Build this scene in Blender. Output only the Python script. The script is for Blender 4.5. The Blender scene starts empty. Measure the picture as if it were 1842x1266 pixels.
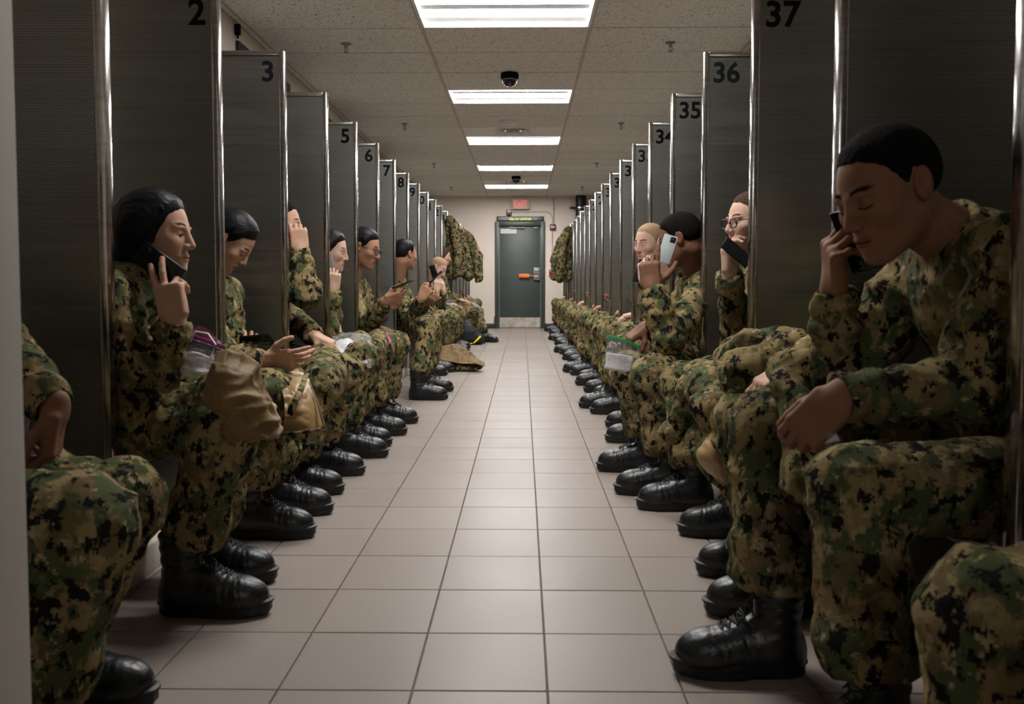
import bpy, bmesh, math, random
import numpy as np
from mathutils import Vector, Matrix

C = bpy.context.scene
COL = C.collection
PI = math.pi

# ------------------------------------------------------------------ camera, world, exposure
FPX, CX, CY, W_, H_ = 1472.0, 921.0, 633.0, 1842.0, 1266.0
CAM_H = 0.915
PITCH, YAW = math.radians(2.7), math.radians(-0.76)
SHIFT_Y = -(121.5 - FPX * math.tan(PITCH)) / W_
cd = bpy.data.cameras.new('camera')
cam = bpy.data.objects.new('camera', cd)
COL.objects.link(cam)
cam.location = (0, 0, CAM_H)
cam.rotation_euler = (PI / 2 - PITCH, 0, -YAW)
cd.sensor_width = 36.0
cd.lens = 36.0 * FPX / W_
cd.shift_y = SHIFT_Y
cd.clip_start = 0.05
cd.dof.use_dof = True
cd.dof.focus_distance = 5.6
cd.dof.aperture_fstop = 6.0
C.camera = cam
CAMR = np.array(cam.rotation_euler.to_matrix())

w = bpy.data.worlds.new('world')
C.world = w
w.use_nodes = True
w.node_tree.nodes['Background'].inputs[0].default_value = (0.9, 0.85, 0.8, 1)
w.node_tree.nodes['Background'].inputs[1].default_value = 0.02
C.view_settings.view_transform = 'Standard'
C.view_settings.look = 'None'
C.view_settings.gamma = 1.0
C.view_settings.use_curve_mapping = False
C.view_settings.exposure = 0.0
TUBE_POWER = 53.0


def at(px, py, Y):
    """world point seen at pixel (px,py) of the 1842x1266 frame, at corridor depth Y"""
    d = CAMR @ np.array([(px - CX) / FPX, (CY - py + SHIFT_Y * W_) / FPX, -1.0])
    t = Y / d[1]
    return np.array([d[0] * t, Y, CAM_H + d[2] * t])


def floor_at(px, py):
    d = CAMR @ np.array([(px - CX) / FPX, (CY - py + SHIFT_Y * W_) / FPX, -1.0])
    t = -CAM_H / d[2]
    return np.array([d[0] * t, d[1] * t, 0.0])


# ------------------------------------------------------------------ object helpers
def tag(o, label=None, cat=None, group=None, kind=None):
    if label: o['label'] = label
    if cat: o['category'] = cat
    if group: o['group'] = group
    if kind: o['kind'] = kind
    return o


def empty(name, loc=(0, 0, 0), rz=0, label=None, cat=None, group=None):
    o = bpy.data.objects.new(name, None)
    COL.objects.link(o)
    o.location = loc
    o.rotation_euler = (0, 0, rz)
    o.empty_display_size = 0.1
    return tag(o, label, cat, group)


def link(name, me, mat=None, parent=None):
    o = bpy.data.objects.new(name, me)
    COL.objects.link(o)
    if mat is not None and len(me.materials) == 0:
        me.materials.append(mat)
    if parent is not None:
        o.parent = parent
    return o


def shade(me, ang=35):
    me.polygons.foreach_set('use_smooth', np.ones(len(me.polygons), dtype=bool))
    try:
        me.set_sharp_from_angle(angle=math.radians(ang))
    except Exception:
        pass


def bmobj(name, bm, mat=None, parent=None, smooth=None):
    me = bpy.data.meshes.new(name)
    bmesh.ops.recalc_face_normals(bm, faces=bm.faces[:])
    bm.to_mesh(me)
    bm.free()
    if smooth is not None:
        shade(me, smooth)
    return link(name, me, mat, parent)


def add_box(bm, c, s, bev=0.0, rot=None):
    r = bmesh.ops.create_cube(bm, size=1.0)
    vs = r['verts']
    for v in vs:
        v.co = Vector((v.co.x * s[0], v.co.y * s[1], v.co.z * s[2]))
    if bev > 0:
        es = list({e for v in vs for e in v.link_edges})
        rb = bmesh.ops.bevel(bm, geom=es, offset=bev, segments=2, affect='EDGES', profile=0.5)
        vs = list({v for f in rb['faces'] for v in f.verts} | {v for v in vs if v.is_valid})
    M = Matrix.Translation(Vector(c))
    if rot is not None:
        M = M @ rot.to_4x4()
    for v in vs:
        v.co = M @ v.co
    return vs


def add_cyl(bm, a, b, r1, r2=None, n=16, caps=True):
    a, b = Vector(a), Vector(b)
    r2 = r1 if r2 is None else r2
    d = (b - a)
    q = d.to_track_quat('Z', 'Y').to_matrix()
    ring = []
    for p, r in ((a, r1), (b, r2)):
        ring.append([bm.verts.new(p + q @ Vector((r * math.cos(2 * PI * i / n), r * math.sin(2 * PI * i / n), 0))) for i in range(n)])
    for i in range(n):
        j = (i + 1) % n
        bm.faces.new((ring[0][i], ring[0][j], ring[1][j], ring[1][i]))
    if caps:
        bm.faces.new(ring[0][::-1])
        bm.faces.new(ring[1])


def add_lathe(bm, prof, c=(0, 0, 0), n=24):
    rings = []
    for r, z in prof:
        rings.append([bm.verts.new((c[0] + max(r, 1e-4) * math.cos(2 * PI * i / n), c[1] + max(r, 1e-4) * math.sin(2 * PI * i / n), c[2] + z)) for i in range(n)])
    for k in range(len(rings) - 1):
        for i in range(n):
            j = (i + 1) % n
            bm.faces.new((rings[k][i], rings[k][j], rings[k + 1][j], rings[k + 1][i]))


def tube_pts(bm, pts, r, n=6, closed=False):
    pts = [Vector(p) for p in pts]
    rings = []
    m = len(pts)
    for i, p in enumerate(pts):
        if closed:
            d = pts[(i + 1) % m] - pts[i - 1]
        else:
            d = pts[min(i + 1, m - 1)] - pts[max(i - 1, 0)]
        if d.length < 1e-9: d = Vector((0, 0, 1))
        q = d.to_track_quat('Z', 'Y').to_matrix()
        rr = r[i] if hasattr(r, '__len__') else r
        rings.append([bm.verts.new(p + q @ Vector((rr * math.cos(2 * PI * k / n), rr * math.sin(2 * PI * k / n), 0))) for k in range(n)])
    for i in range(m if closed else m - 1):
        A, B = rings[i], rings[(i + 1) % m]
        for k in range(n):
            l = (k + 1) % n
            bm.faces.new((A[k], A[l], B[l], B[k]))
    if not closed:
        bm.faces.new(rings[0][::-1])
        bm.faces.new(rings[-1])


def copy_tree(o, parent=None, name=None):
    c = o.copy()
    COL.objects.link(c)
    if parent is not None:
        c.parent = parent
    for ch in list(o.children):
        copy_tree(ch, c)
    return c


# ------------------------------------------------------------------ materials
def mat(name, col=(0.5, 0.5, 0.5), rough=0.5, metal=0.0, spec=0.5, emit=None, estr=0.0):
    m = bpy.data.materials.new(name)
    m.use_nodes = True
    b = m.node_tree.nodes['Principled BSDF']
    b.inputs['Base Color'].default_value = (*col, 1)
    b.inputs['Roughness'].default_value = rough
    b.inputs['Metallic'].default_value = metal
    b.inputs['Specular IOR Level'].default_value = spec
    if emit:
        b.inputs['Emission Color'].default_value = (*emit, 1)
        b.inputs['Emission Strength'].default_value = estr
    return m


def N(m, t, **kw):
    n = m.node_tree.nodes.new(t)
    for k, v in kw.items():
        if k.startswith('i_'):
            n.inputs[k[2:].replace('_', ' ')].default_value = v
        else:
            setattr(n, k, v)
    return n


def L(m, a, b):
    m.node_tree.links.new(a, b)


def srgb(r, g, b):
    f = lambda c: (c / 255 / 12.92) if c / 255 <= 0.04045 else ((c / 255 + 0.055) / 1.055) ** 2.4
    return (f(r), f(g), f(b))


def noise_col(name, c1, c2, scale=6.0, rough=0.6, bump=0.0, bscale=60.0, detail=4.0, metal=0.0, spec=0.5, stretch=None):
    m = mat(name, c1, rough, metal, spec)
    b = m.node_tree.nodes['Principled BSDF']
    tc = N(m, 'ShaderNodeTexCoord')
    src = tc.outputs['Object']
    if stretch:
        mp = N(m, 'ShaderNodeMapping')
        mp.inputs['Scale'].default_value = stretch
        L(m, src, mp.inputs[0])
        src = mp.outputs[0]
    nz = N(m, 'ShaderNodeTexNoise')
    nz.inputs['Scale'].default_value = scale
    nz.inputs['Detail'].default_value = detail
    L(m, src, nz.inputs['Vector'])
    mx = N(m, 'ShaderNodeMix', data_type='RGBA')
    mx.inputs[6].default_value = (*c1, 1)
    mx.inputs[7].default_value = (*c2, 1)
    cr = N(m, 'ShaderNodeValToRGB')
    cr.color_ramp.elements[0].position = 0.35
    cr.color_ramp.elements[1].position = 0.65
    L(m, nz.outputs[0], cr.inputs[0])
    L(m, cr.outputs[0], mx.inputs[0])
    L(m, mx.outputs[2], b.inputs['Base Color'])
    if bump > 0:
        n2 = N(m, 'ShaderNodeTexNoise')
        n2.inputs['Scale'].default_value = bscale
        n2.inputs['Detail'].default_value = 3
        L(m, src, n2.inputs['Vector'])
        bp = N(m, 'ShaderNodeBump')
        bp.inputs['Strength'].default_value = bump
        bp.inputs['Distance'].default_value = 0.01
        L(m, n2.outputs[0], bp.inputs['Height'])
        L(m, bp.outputs[0], b.inputs['Normal'])
    return m


def camo_mat(name='camouflage_cloth', pix=0.0044, gain=1.0):
    m = mat(name, (0.2, 0.16, 0.09), 0.9, 0, 0.05)
    b = m.node_tree.nodes['Principled BSDF']
    tc = N(m, 'ShaderNodeTexCoord')
    oi = N(m, 'ShaderNodeObjectInfo')
    mul = N(m, 'ShaderNodeVectorMath', operation='MULTIPLY_ADD')
    cmb = N(m, 'ShaderNodeCombineXYZ')
    for i in range(3):
        L(m, oi.outputs['Random'], cmb.inputs[i])
    mul.inputs[1].default_value = (7.3, 11.9, 5.1)
    L(m, cmb.outputs[0], mul.inputs[0])
    L(m, tc.outputs['Object'], mul.inputs[2])
    snap = N(m, 'ShaderNodeVectorMath', operation='SNAP')
    snap.inputs[1].default_value = (pix, pix, pix)
    L(m, mul.outputs[0], snap.inputs[0])

    def layer(scale, off, lo, hi, stretch=(1, 1, 1), detail=3.5, rough=0.62):
        mp = N(m, 'ShaderNodeMapping')
        mp.inputs['Location'].default_value = off
        mp.inputs['Scale'].default_value = stretch
        L(m, snap.outputs[0], mp.inputs[0])
        n = N(m, 'ShaderNodeTexNoise')
        n.inputs['Scale'].default_value = scale
        n.inputs['Detail'].default_value = detail
        n.inputs['Roughness'].default_value = rough
        L(m, mp.outputs[0], n.inputs['Vector'])
        mr = N(m, 'ShaderNodeMapRange')
        mr.inputs['From Min'].default_value = lo
        mr.inputs['From Max'].default_value = hi
        L(m, n.outputs[0], mr.inputs[0])
        return mr.outputs[0]
    tan = tuple(c * gain for c in srgb(138, 121, 85))
    green = tuple(c * gain for c in srgb(76, 83, 55))
    brown = tuple(c * gain for c in srgb(104, 90, 62))
    dark = tuple(c * gain for c in srgb(30, 29, 27))
    light = tuple(c * gain for c in srgb(156, 140, 108))
    cur = None
    base = (*tan, 1)
    for sc, off, lo, hi, col, st in ((13, (0, 0, 0), .50, .54, brown, (1, 1, .8)),
                                     (14, (3.1, 1.7, 8.2), .505, .545, green, (1, 1, .8)),
                                     (32, (6.1, 2.7, 1.2), .61, .64, light, (1, 1, 1)),
                                     (29, (9.4, 4.7, 3.3), .545, .57, dark, (1.1, 1.1, .8))):
        f = layer(sc, off, lo, hi, st)
        mx = N(m, 'ShaderNodeMix', data_type='RGBA')
        L(m, f, mx.inputs[0])
        if cur is None:
            mx.inputs[6].default_value = base
        else:
            L(m, cur, mx.inputs[6])
        mx.inputs[7].default_value = (*col, 1)
        cur = mx.outputs[2]
    L(m, cur, b.inputs['Base Color'])
    n2 = N(m, 'ShaderNodeTexNoise')
    n2.inputs['Scale'].default_value = 13
    n2.inputs['Detail'].default_value = 4
    L(m, tc.outputs['Object'], n2.inputs['Vector'])
    bp = N(m, 'ShaderNodeBump')
    bp.inputs['Strength'].default_value = 0.6
    bp.inputs['Distance'].default_value = 0.026
    L(m, n2.outputs[0], bp.inputs['Height'])
    L(m, bp.outputs[0], b.inputs['Normal'])
    return m


def perforated_mat():
    m = mat('perforated_steel', (0.42, 0.40, 0.36), 0.34, 1.0)
    b = m.node_tree.nodes['Principled BSDF']
    tc = N(m, 'ShaderNodeTexCoord')
    sx = N(m, 'ShaderNodeSeparateXYZ')
    L(m, tc.outputs['Object'], sx.inputs[0])
    P = 0.0077

    def math_(op, a, bb=None, c=None):
        n = N(m, 'ShaderNodeMath', operation=op)
        for i, v in enumerate((a, bb, c)):
            if v is None: continue
            if isinstance(v, (int, float)):
                n.inputs[i].default_value = v
            else:
                L(m, v, n.inputs[i])
        return n.outputs[0]
    u = math_('DIVIDE', sx.outputs[0], P)
    v = math_('DIVIDE', sx.outputs[2], P * 0.866)
    row = math_('FLOOR', v)
    odd = math_('MODULO', math_('ABSOLUTE', row), 2.0)
    uu = math_('ADD', u, math_('MULTIPLY', odd, 0.5))
    fu = math_('SUBTRACT', math_('FRACT', uu), 0.5)
    fv = math_('MULTIPLY', math_('SUBTRACT', math_('FRACT', v), 0.5), 0.866)
    d = math_('SQRT', math_('ADD', math_('MULTIPLY', fu, fu), math_('MULTIPLY', fv, fv)))
    mr = N(m, 'ShaderNodeMapRange')
    mr.inputs['From Min'].default_value = 0.19
    mr.inputs['From Max'].default_value = 0.27
    L(m, d, mr.inputs[0])
    # brushed streaks
    mp = N(m, 'ShaderNodeMapping')
    mp.inputs['Scale'].default_value = (0.6, 1, 26)
    L(m, tc.outputs['Object'], mp.inputs[0])
    nz = N(m, 'ShaderNodeTexNoise')
    nz.inputs['Scale'].default_value = 3
    nz.inputs['Detail'].default_value = 5
    L(m, mp.outputs[0], nz.inputs['Vector'])
    st = N(m, 'ShaderNodeMix', data_type='RGBA')
    st.inputs[6].default_value = (0.20, 0.20, 0.18, 1)
    st.inputs[7].default_value = (0.36, 0.355, 0.32, 1)
    L(m, nz.outputs[0], st.inputs[0])
    mx = N(m, 'ShaderNodeMix', data_type='RGBA')
    mx.inputs[6].default_value = (0.05, 0.05, 0.045, 1)
    L(m, st.outputs[2], mx.inputs[7])
    L(m, mr.outputs[0], mx.inputs[0])
    L(m, mx.outputs[2], b.inputs['Base Color'])
    rr = N(m, 'ShaderNodeMapRange')
    rr.inputs['To Min'].default_value = 0.26
    rr.inputs['To Max'].default_value = 0.46
    L(m, nz.outputs[0], rr.inputs[0])
    L(m, rr.outputs[0], b.inputs['Roughness'])
    bp = N(m, 'ShaderNodeBump')
    bp.inputs['Strength'].default_value = 0.25
    bp.inputs['Distance'].default_value = 0.002
    L(m, mr.outputs[0], bp.inputs['Height'])
    L(m, bp.outputs[0], b.inputs['Normal'])
    return m


def tile_mat():
    m = mat('floor_tile', srgb(200, 186, 174), 0.32, 0, 0.25)
    b = m.node_tree.nodes['Principled BSDF']
    oi = N(m, 'ShaderNodeObjectInfo')
    ge = N(m, 'ShaderNodeNewGeometry')
    tc = N(m, 'ShaderNodeTexCoord')
    nz = N(m, 'ShaderNodeTexNoise')
    nz.inputs['Scale'].default_value = 90
    nz.inputs['Detail'].default_value = 4
    L(m, ge.outputs['Position'], nz.inputs['Vector'])
    n2 = N(m, 'ShaderNodeTexNoise')
    n2.inputs['Scale'].default_value = 1.7
    L(m, ge.outputs['Position'], n2.inputs['Vector'])
    mx = N(m, 'ShaderNodeMix', data_type='RGBA')
    mx.inputs[6].default_value = (*srgb(136, 125, 117), 1)
    mx.inputs[7].default_value = (*srgb(148, 138, 130), 1)
    ad = N(m, 'ShaderNodeMath', operation='MULTIPLY_ADD')
    ad.inputs[1].default_value = 0.5
    L(m, oi.outputs['Random'], ad.inputs[0])
    ad2 = N(m, 'ShaderNodeMath', operation='MULTIPLY')
    ad2.inputs[1].default_value = 0.6
    L(m, nz.outputs[0], ad2.inputs[0])
    L(m, ad2.outputs[0], ad.inputs[2])
    L(m, ad.outputs[0], mx.inputs[0])
    L(m, mx.outputs[2], b.inputs['Base Color'])
    rr = N(m, 'ShaderNodeMapRange')
    rr.inputs['To Min'].default_value = 0.28
    rr.inputs['To Max'].default_value = 0.45
    L(m, n2.outputs[0], rr.inputs[0])
    L(m, rr.outputs[0], b.inputs['Roughness'])
    return m


def ceil_mat():
    m = mat('ceiling_tile', srgb(205, 194, 178), 0.95, 0, 0.1)
    b = m.node_tree.nodes['Principled BSDF']
    ge = N(m, 'ShaderNodeNewGeometry')
    nz = N(m, 'ShaderNodeTexNoise')
    nz.inputs['Scale'].default_value = 70
    nz.inputs['Detail'].default_value = 2
    nz.inputs['Distortion'].default_value = 1.2
    L(m, ge.outputs['Position'], nz.inputs['Vector'])
    cr = N(m, 'ShaderNodeValToRGB')
    cr.color_ramp.elements[0].position = 0.33
    cr.color_ramp.elements[0].color = (*srgb(120, 110, 98), 1)
    cr.color_ramp.elements[1].position = 0.41
    cr.color_ramp.elements[1].color = (*srgb(228, 224, 217), 1)
    L(m, nz.outputs[0], cr.inputs[0])
    L(m, cr.outputs[0], b.inputs['Base Color'])
    bp = N(m, 'ShaderNodeBump')
    bp.inputs['Strength'].default_value = 0.5
    bp.inputs['Distance'].default_value = 0.004
    L(m, cr.outputs[0], bp.inputs['Height'])
    L(m, bp.outputs[0], b.inputs['Normal'])
    return m


def skin_mat(name, col, rough=0.60):
    m = mat(name, col, rough, 0, 0.14)
    b = m.node_tree.nodes['Principled BSDF']
    at_ = N(m, 'ShaderNodeAttribute', attribute_name='tint')
    tc = N(m, 'ShaderNodeTexCoord')
    nz = N(m, 'ShaderNodeTexNoise')
    nz.inputs['Scale'].default_value = 45
    nz.inputs['Detail'].default_value = 5
    L(m, tc.outputs['Object'], nz.inputs['Vector'])
    mx = N(m, 'ShaderNodeMix', data_type='RGBA')
    mx.inputs[6].default_value = (col[0] * .86, col[1] * .80, col[2] * .78, 1)
    mx.inputs[7].default_value = (min(1, col[0] * 1.1), col[1] * 1.08, col[2] * 1.06, 1)
    L(m, nz.outputs[0], mx.inputs[0])
    mu = N(m, 'ShaderNodeMix', data_type='RGBA', blend_type='MULTIPLY')
    mu.inputs[0].default_value = 1.0
    L(m, mx.outputs[2], mu.inputs[6])
    L(m, at_.outputs['Color'], mu.inputs[7])
    L(m, mu.outputs[2], b.inputs['Base Color'])
    sp = N(m, 'ShaderNodeSeparateColor')
    L(m, at_.outputs['Color'], sp.inputs[0])
    mr = N(m, 'ShaderNodeMapRange')
    mr.inputs['From Min'].default_value = 0.35
    mr.inputs['From Max'].default_value = 0.9
    mr.inputs['To Min'].default_value = 0.0
    mr.inputs['To Max'].default_value = 0.16
    L(m, sp.outputs[1], mr.inputs[0])
    L(m, mr.outputs[0], b.inputs['Specular IOR Level'])
    b.inputs['Subsurface Weight'].default_value = 0.0
    b.inputs['Subsurface Radius'].default_value = (0.012, 0.005, 0.003)
    b.inputs['Subsurface Scale'].default_value = 1.0
    return m


def plastic_mat(name, tint=(0.9, 0.9, 0.92), alpha=0.20):
    """thin clear polythene: mostly transparent with a crinkled glossy skin"""
    m = bpy.data.materials.new(name)
    m.use_nodes = True
    nt = m.node_tree
    nt.nodes.clear()
    out = N(m, 'ShaderNodeOutputMaterial')
    tr = N(m, 'ShaderNodeBsdfTransparent')
    tr.inputs[0].default_value = (0.93, 0.93, 0.94, 1)
    gl = N(m, 'ShaderNodeBsdfPrincipled')
    gl.inputs['Base Color'].default_value = (*tint, 1)
    gl.inputs['Roughness'].default_value = 0.16
    gl.inputs['Specular IOR Level'].default_value = 0.9
    mix = N(m, 'ShaderNodeMixShader')
    tc = N(m, 'ShaderNodeTexCoord')
    nz = N(m, 'ShaderNodeTexNoise')
    nz.inputs['Scale'].default_value = 38
    nz.inputs['Detail'].default_value = 4
    nz.inputs['Distortion'].default_value = 1.5
    L(m, tc.outputs['Object'], nz.inputs['Vector'])
    bp = N(m, 'ShaderNodeBump')
    bp.inputs['Strength'].default_value = 0.7
    bp.inputs['Distance'].default_value = 0.012
    L(m, nz.outputs[0], bp.inputs['Height'])
    L(m, bp.outputs[0], gl.inputs['Normal'])
    mr = N(m, 'ShaderNodeMapRange')
    mr.inputs['From Min'].default_value = 0.4
    mr.inputs['From Max'].default_value = 0.7
    mr.inputs['To Min'].default_value = alpha * 0.5
    mr.inputs['To Max'].default_value = min(1.0, alpha * 1.9)
    L(m, nz.outputs[0], mr.inputs[0])
    L(m, mr.outputs[0], mix.inputs[0])
    L(m, tr.outputs[0], mix.inputs[1])
    L(m, gl.outputs[0], mix.inputs[2])
    L(m, mix.outputs[0], out.inputs[0])
    return m


M = {}
M['camo'] = camo_mat(gain=0.92)
M['perf'] = perforated_mat()
M['steel'] = noise_col('brushed_steel', (0.40, 0.39, 0.37), (0.54, 0.52, 0.49), 4, 0.17, metal=1.0, stretch=(1, 1, 12))
M['steel_dark'] = noise_col('dull_steel', (0.26, 0.25, 0.23), (0.34, 0.33, 0.30), 4, 0.4, metal=1.0, stretch=(10, 1, 1))
M['tile'] = tile_mat()
M['grout'] = noise_col('grout', srgb(92, 78, 68), srgb(110, 96, 84), 20, 0.9)
M['ceil'] = ceil_mat()
M['tbar'] = noise_col('ceiling_grid_metal', srgb(180, 170, 156), srgb(188, 178, 164), 5, 0.5)
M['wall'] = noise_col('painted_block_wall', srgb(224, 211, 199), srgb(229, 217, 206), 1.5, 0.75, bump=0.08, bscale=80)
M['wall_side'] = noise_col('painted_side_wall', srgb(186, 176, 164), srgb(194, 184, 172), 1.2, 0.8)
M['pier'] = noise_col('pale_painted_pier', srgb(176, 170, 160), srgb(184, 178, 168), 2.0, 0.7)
M['plinth'] = noise_col('pale_plinth', srgb(196, 188, 178), srgb(206, 198, 188), 3, 0.6)
M['rubber_base'] = noise_col('dark_green_rubber_base', srgb(30, 40, 40), srgb(38, 48, 48), 6, 0.45)
M['door'] = noise_col('dark_green_door_paint', srgb(58, 68, 64), srgb(63, 73, 69), 3, 0.45)
M['door_frame'] = noise_col('dark_green_frame_paint', srgb(50, 61, 58), srgb(56, 67, 64), 3, 0.4)
M['kick'] = noise_col('scuffed_kick_plate', srgb(170, 160, 148), srgb(206, 196, 186), 9, 0.45, metal=0.35)
M['rust'] = noise_col('rust', srgb(150, 95, 50), srgb(110, 70, 40), 30, 0.8)
M['navy'] = noise_col('navy_board', srgb(22, 30, 44), srgb(28, 36, 52), 4, 0.5)
M['black'] = noise_col('black_print', srgb(12, 12, 14), srgb(16, 16, 18), 20, 0.7, spec=0.08)
M['boot'] = noise_col('black_boot_leather', srgb(12, 13, 15), srgb(20, 22, 25), 25, 0.36, bump=0.2, bscale=70)
M['sole'] = noise_col('black_rubber_sole', srgb(11, 12, 13), srgb(17, 18, 19), 30, 0.5, bump=0.2, bscale=140)
M['lace'] = noise_col('black_boot_lace', srgb(9, 9, 10), srgb(16, 16, 17), 200, 0.7)
M['hair_black'] = noise_col('black_hair', (0.005, 0.005, 0.006), (0.011, 0.010, 0.011), 60, 0.42, bump=0.22, bscale=150, stretch=(.12, 1, 1), spec=0.10)
M['hair_buzz'] = noise_col('cropped_dark_hair', (0.006, 0.0055, 0.005), (0.013, 0.011, 0.010), 150, 0.8, bump=0.6, bscale=260, spec=0.03)
M['hair_brown'] = noise_col('cropped_brown_hair', (0.045, 0.030, 0.020), (0.075, 0.05, 0.034), 150, 0.8, bump=0.5, bscale=260, spec=0.03)
M['hair_blond'] = noise_col('cropped_fair_hair', (0.30, 0.19, 0.115), (0.42, 0.28, 0.18), 150, 0.8, bump=0.4, bscale=260, spec=0.03)
M['eye'] = mat('eye_white', (0.6, 0.57, 0.53), 0.15)
M['iris'] = mat('dark_iris', (0.02, 0.012, 0.008), 0.1)
M['phone'] = noise_col('black_phone_glass', (0.005, 0.005, 0.006), (0.008, 0.008, 0.009), 3, 0.22, spec=0.3)
M['phone_red'] = noise_col('red_phone_case', (0.42, 0.008, 0.03), (0.5, 0.012, 0.04), 3, 0.35)
M['phone_grey'] = noise_col('grey_phone_case', (0.20, 0.19, 0.20), (0.25, 0.24, 0.25), 3, 0.3)
M['phone_white'] = noise_col('pale_phone_back', (0.42, 0.46, 0.46), (0.48, 0.52, 0.52), 3, 0.22)
M['screen'] = mat('dim_phone_screen', (0.008, 0.008, 0.010), 0.18, 0, 0.3)
M['tan'] = noise_col('tan_coat_lining', srgb(140, 112, 72), srgb(156, 126, 84), 5, 0.42, bump=0.2, bscale=40)
M['tan_dull'] = noise_col('brown_coat_lining', srgb(98, 76, 40), srgb(116, 91, 52), 5, 0.7, bump=0.25, bscale=40)
M['plastic'] = plastic_mat('clear_bag_film')
M['paper'] = noise_col('white_paper', srgb(215, 212, 214), srgb(228, 226, 228), 6, 0.7, bump=0.1, bscale=30)
M['pink'] = mat('pink_zip_strip', srgb(178, 60, 130), 0.4)
M['green_zip'] = mat('green_zip_strip', srgb(40, 150, 70), 0.4)
M['blue_zip'] = mat('blue_zip_line', srgb(70, 90, 165), 0.4)
M['purple'] = mat('purple_zip_strip', srgb(130, 90, 180), 0.4)
M['black_cloth'] = noise_col('black_nylon', srgb(14, 15, 18), srgb(22, 23, 27), 12, 0.7, bump=0.3, bscale=40)
M['yellow'] = noise_col('yellow_reflective_tape', srgb(205, 200, 20), srgb(220, 214, 40), 12, 0.5)
M['red'] = noise_col('red_alarm_paint', srgb(170, 22, 30), srgb(185, 30, 38), 10, 0.4)
M['brown_red'] = noise_col('brown_red_alarm_paint', srgb(92, 46, 48), srgb(104, 56, 56), 10, 0.4)
M['white_metal'] = noise_col('white_enamel', srgb(220, 216, 210), srgb(228, 224, 218), 5, 0.4)
M['grey_metal'] = noise_col('grey_cast_metal', srgb(140, 136, 130), srgb(152, 148, 142), 8, 0.45, metal=0.4)
M['orange'] = noise_col('orange_plastic', srgb(226, 118, 46), srgb(236, 130, 56), 6, 0.4)
M['sign_plate'] = noise_col('white_sign_plate', srgb(205, 208, 208), srgb(212, 215, 215), 6, 0.5)
M['sign_face'] = mat('exit_sign_face', srgb(206, 190, 176), 0.5)
M['exit_red'] = mat('lit_exit_letters', (0.8, 0.05, 0.05), 0.4, emit=(1.0, 0.10, 0.10), estr=0.75)
M['led'] = mat('lit_led_letters', (0.5, 0.7, 0.0), 0.4, emit=(0.55, 0.85, 0.02), estr=1.1)
M['led_case'] = noise_col('led_sign_case', srgb(26, 32, 26), srgb(32, 38, 30), 5, 0.4)
M['dome'] = noise_col('smoked_dome', (0.010, 0.011, 0.012), (0.014, 0.015, 0.016), 5, 0.12)
M['lens'] = mat('lit_fluorescent_lens', (0.9, 0.9, 0.9), 0.5, emit=(1.0, 0.985, 0.97), estr=TUBE_POWER)
M['reflector'] = noise_col('white_reflector', (0.86, 0.86, 0.85), (0.88, 0.88, 0.87), 5, 0.35)
M['baffle'] = noise_col('perforated_light_baffle', (.30, .30, .30), (.42, .42, .41), 90, 0.6)
M['tshirt'] = noise_col('brown_undershirt', srgb(70, 60, 46), srgb(80, 70, 54), 20, 0.9)
M['pipe'] = noise_col('navy_pipe_paint', srgb(20, 26, 36), srgb(28, 34, 46), 6, 0.4)
M['specs'] = noise_col('dark_spectacle_frame', (0.010, 0.009, 0.009), (0.016, 0.014, 0.014), 5, 0.45, spec=0.2)
M['strap'] = noise_col('dark_wrist_strap', (0.012, 0.012, 0.012), (0.02, 0.02, 0.02), 20, 0.5)
SKIN = {'light': skin_mat('light_skin', (0.50, 0.315, 0.225)),
        'pale': skin_mat('pale_skin', (0.56, 0.37, 0.285)),
        'tan': skin_mat('tan_skin', (0.40, 0.225, 0.14)),
        'olive': skin_mat('olive_skin', (0.36, 0.20, 0.125)),
        'brown': skin_mat('brown_skin', (0.24, 0.125, 0.075)),
        'dark': skin_mat('dark_skin', (0.17, 0.085, 0.052))}

# ------------------------------------------------------------------ SDF toolkit (numpy)
RNG = np.random.RandomState(7)
TAB = RNG.rand(32, 32, 32).astype(np.float32)


def noise3(P):
    P = np.asarray(P, dtype=np.float32)
    i = np.floor(P).astype(np.int32)
    f = P - i
    f = f * f * (3 - 2 * f)
    i0 = i & 31
    i1 = (i + 1) & 31
    x0, y0, z0 = i0[:, 0], i0[:, 1], i0[:, 2]
    x1, y1, z1 = i1[:, 0], i1[:, 1], i1[:, 2]
    fx, fy, fz = f[:, 0], f[:, 1], f[:, 2]
    a = TAB[x0, y0, z0] * (1 - fx) + TAB[x1, y0, z0] * fx
    b = TAB[x0, y1, z0] * (1 - fx) + TAB[x1, y1, z0] * fx
    c = TAB[x0, y0, z1] * (1 - fx) + TAB[x1, y0, z1] * fx
    d = TAB[x0, y1, z1] * (1 - fx) + TAB[x1, y1, z1] * fx
    return (a * (1 - fy) + b * fy) * (1 - fz) + (c * (1 - fy) + d * fy) * fz - 0.5


def smin(a, b, k):
    h = np.maximum(k - np.abs(a - b), 0.0) / k
    return np.minimum(a, b) - h * h * k * 0.25


def smax(a, b, k):
    return -smin(-a, -b, k)


def V3(*a):
    return np.array(a[0] if len(a) == 1 else a, dtype=np.float32)


def sphere(P, c, r):
    return np.linalg.norm(P - V3(c), axis=1) - r


def ellip(P, c, r, R=None):
    q = P - V3(c)
    if R is not None:
        q = q @ R
    r = V3(r)
    k0 = np.linalg.norm(q / r, axis=1)
    k1 = np.linalg.norm(q / (r * r), axis=1) + 1e-6
    return k0 * (k0 - 1.0) / k1


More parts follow.
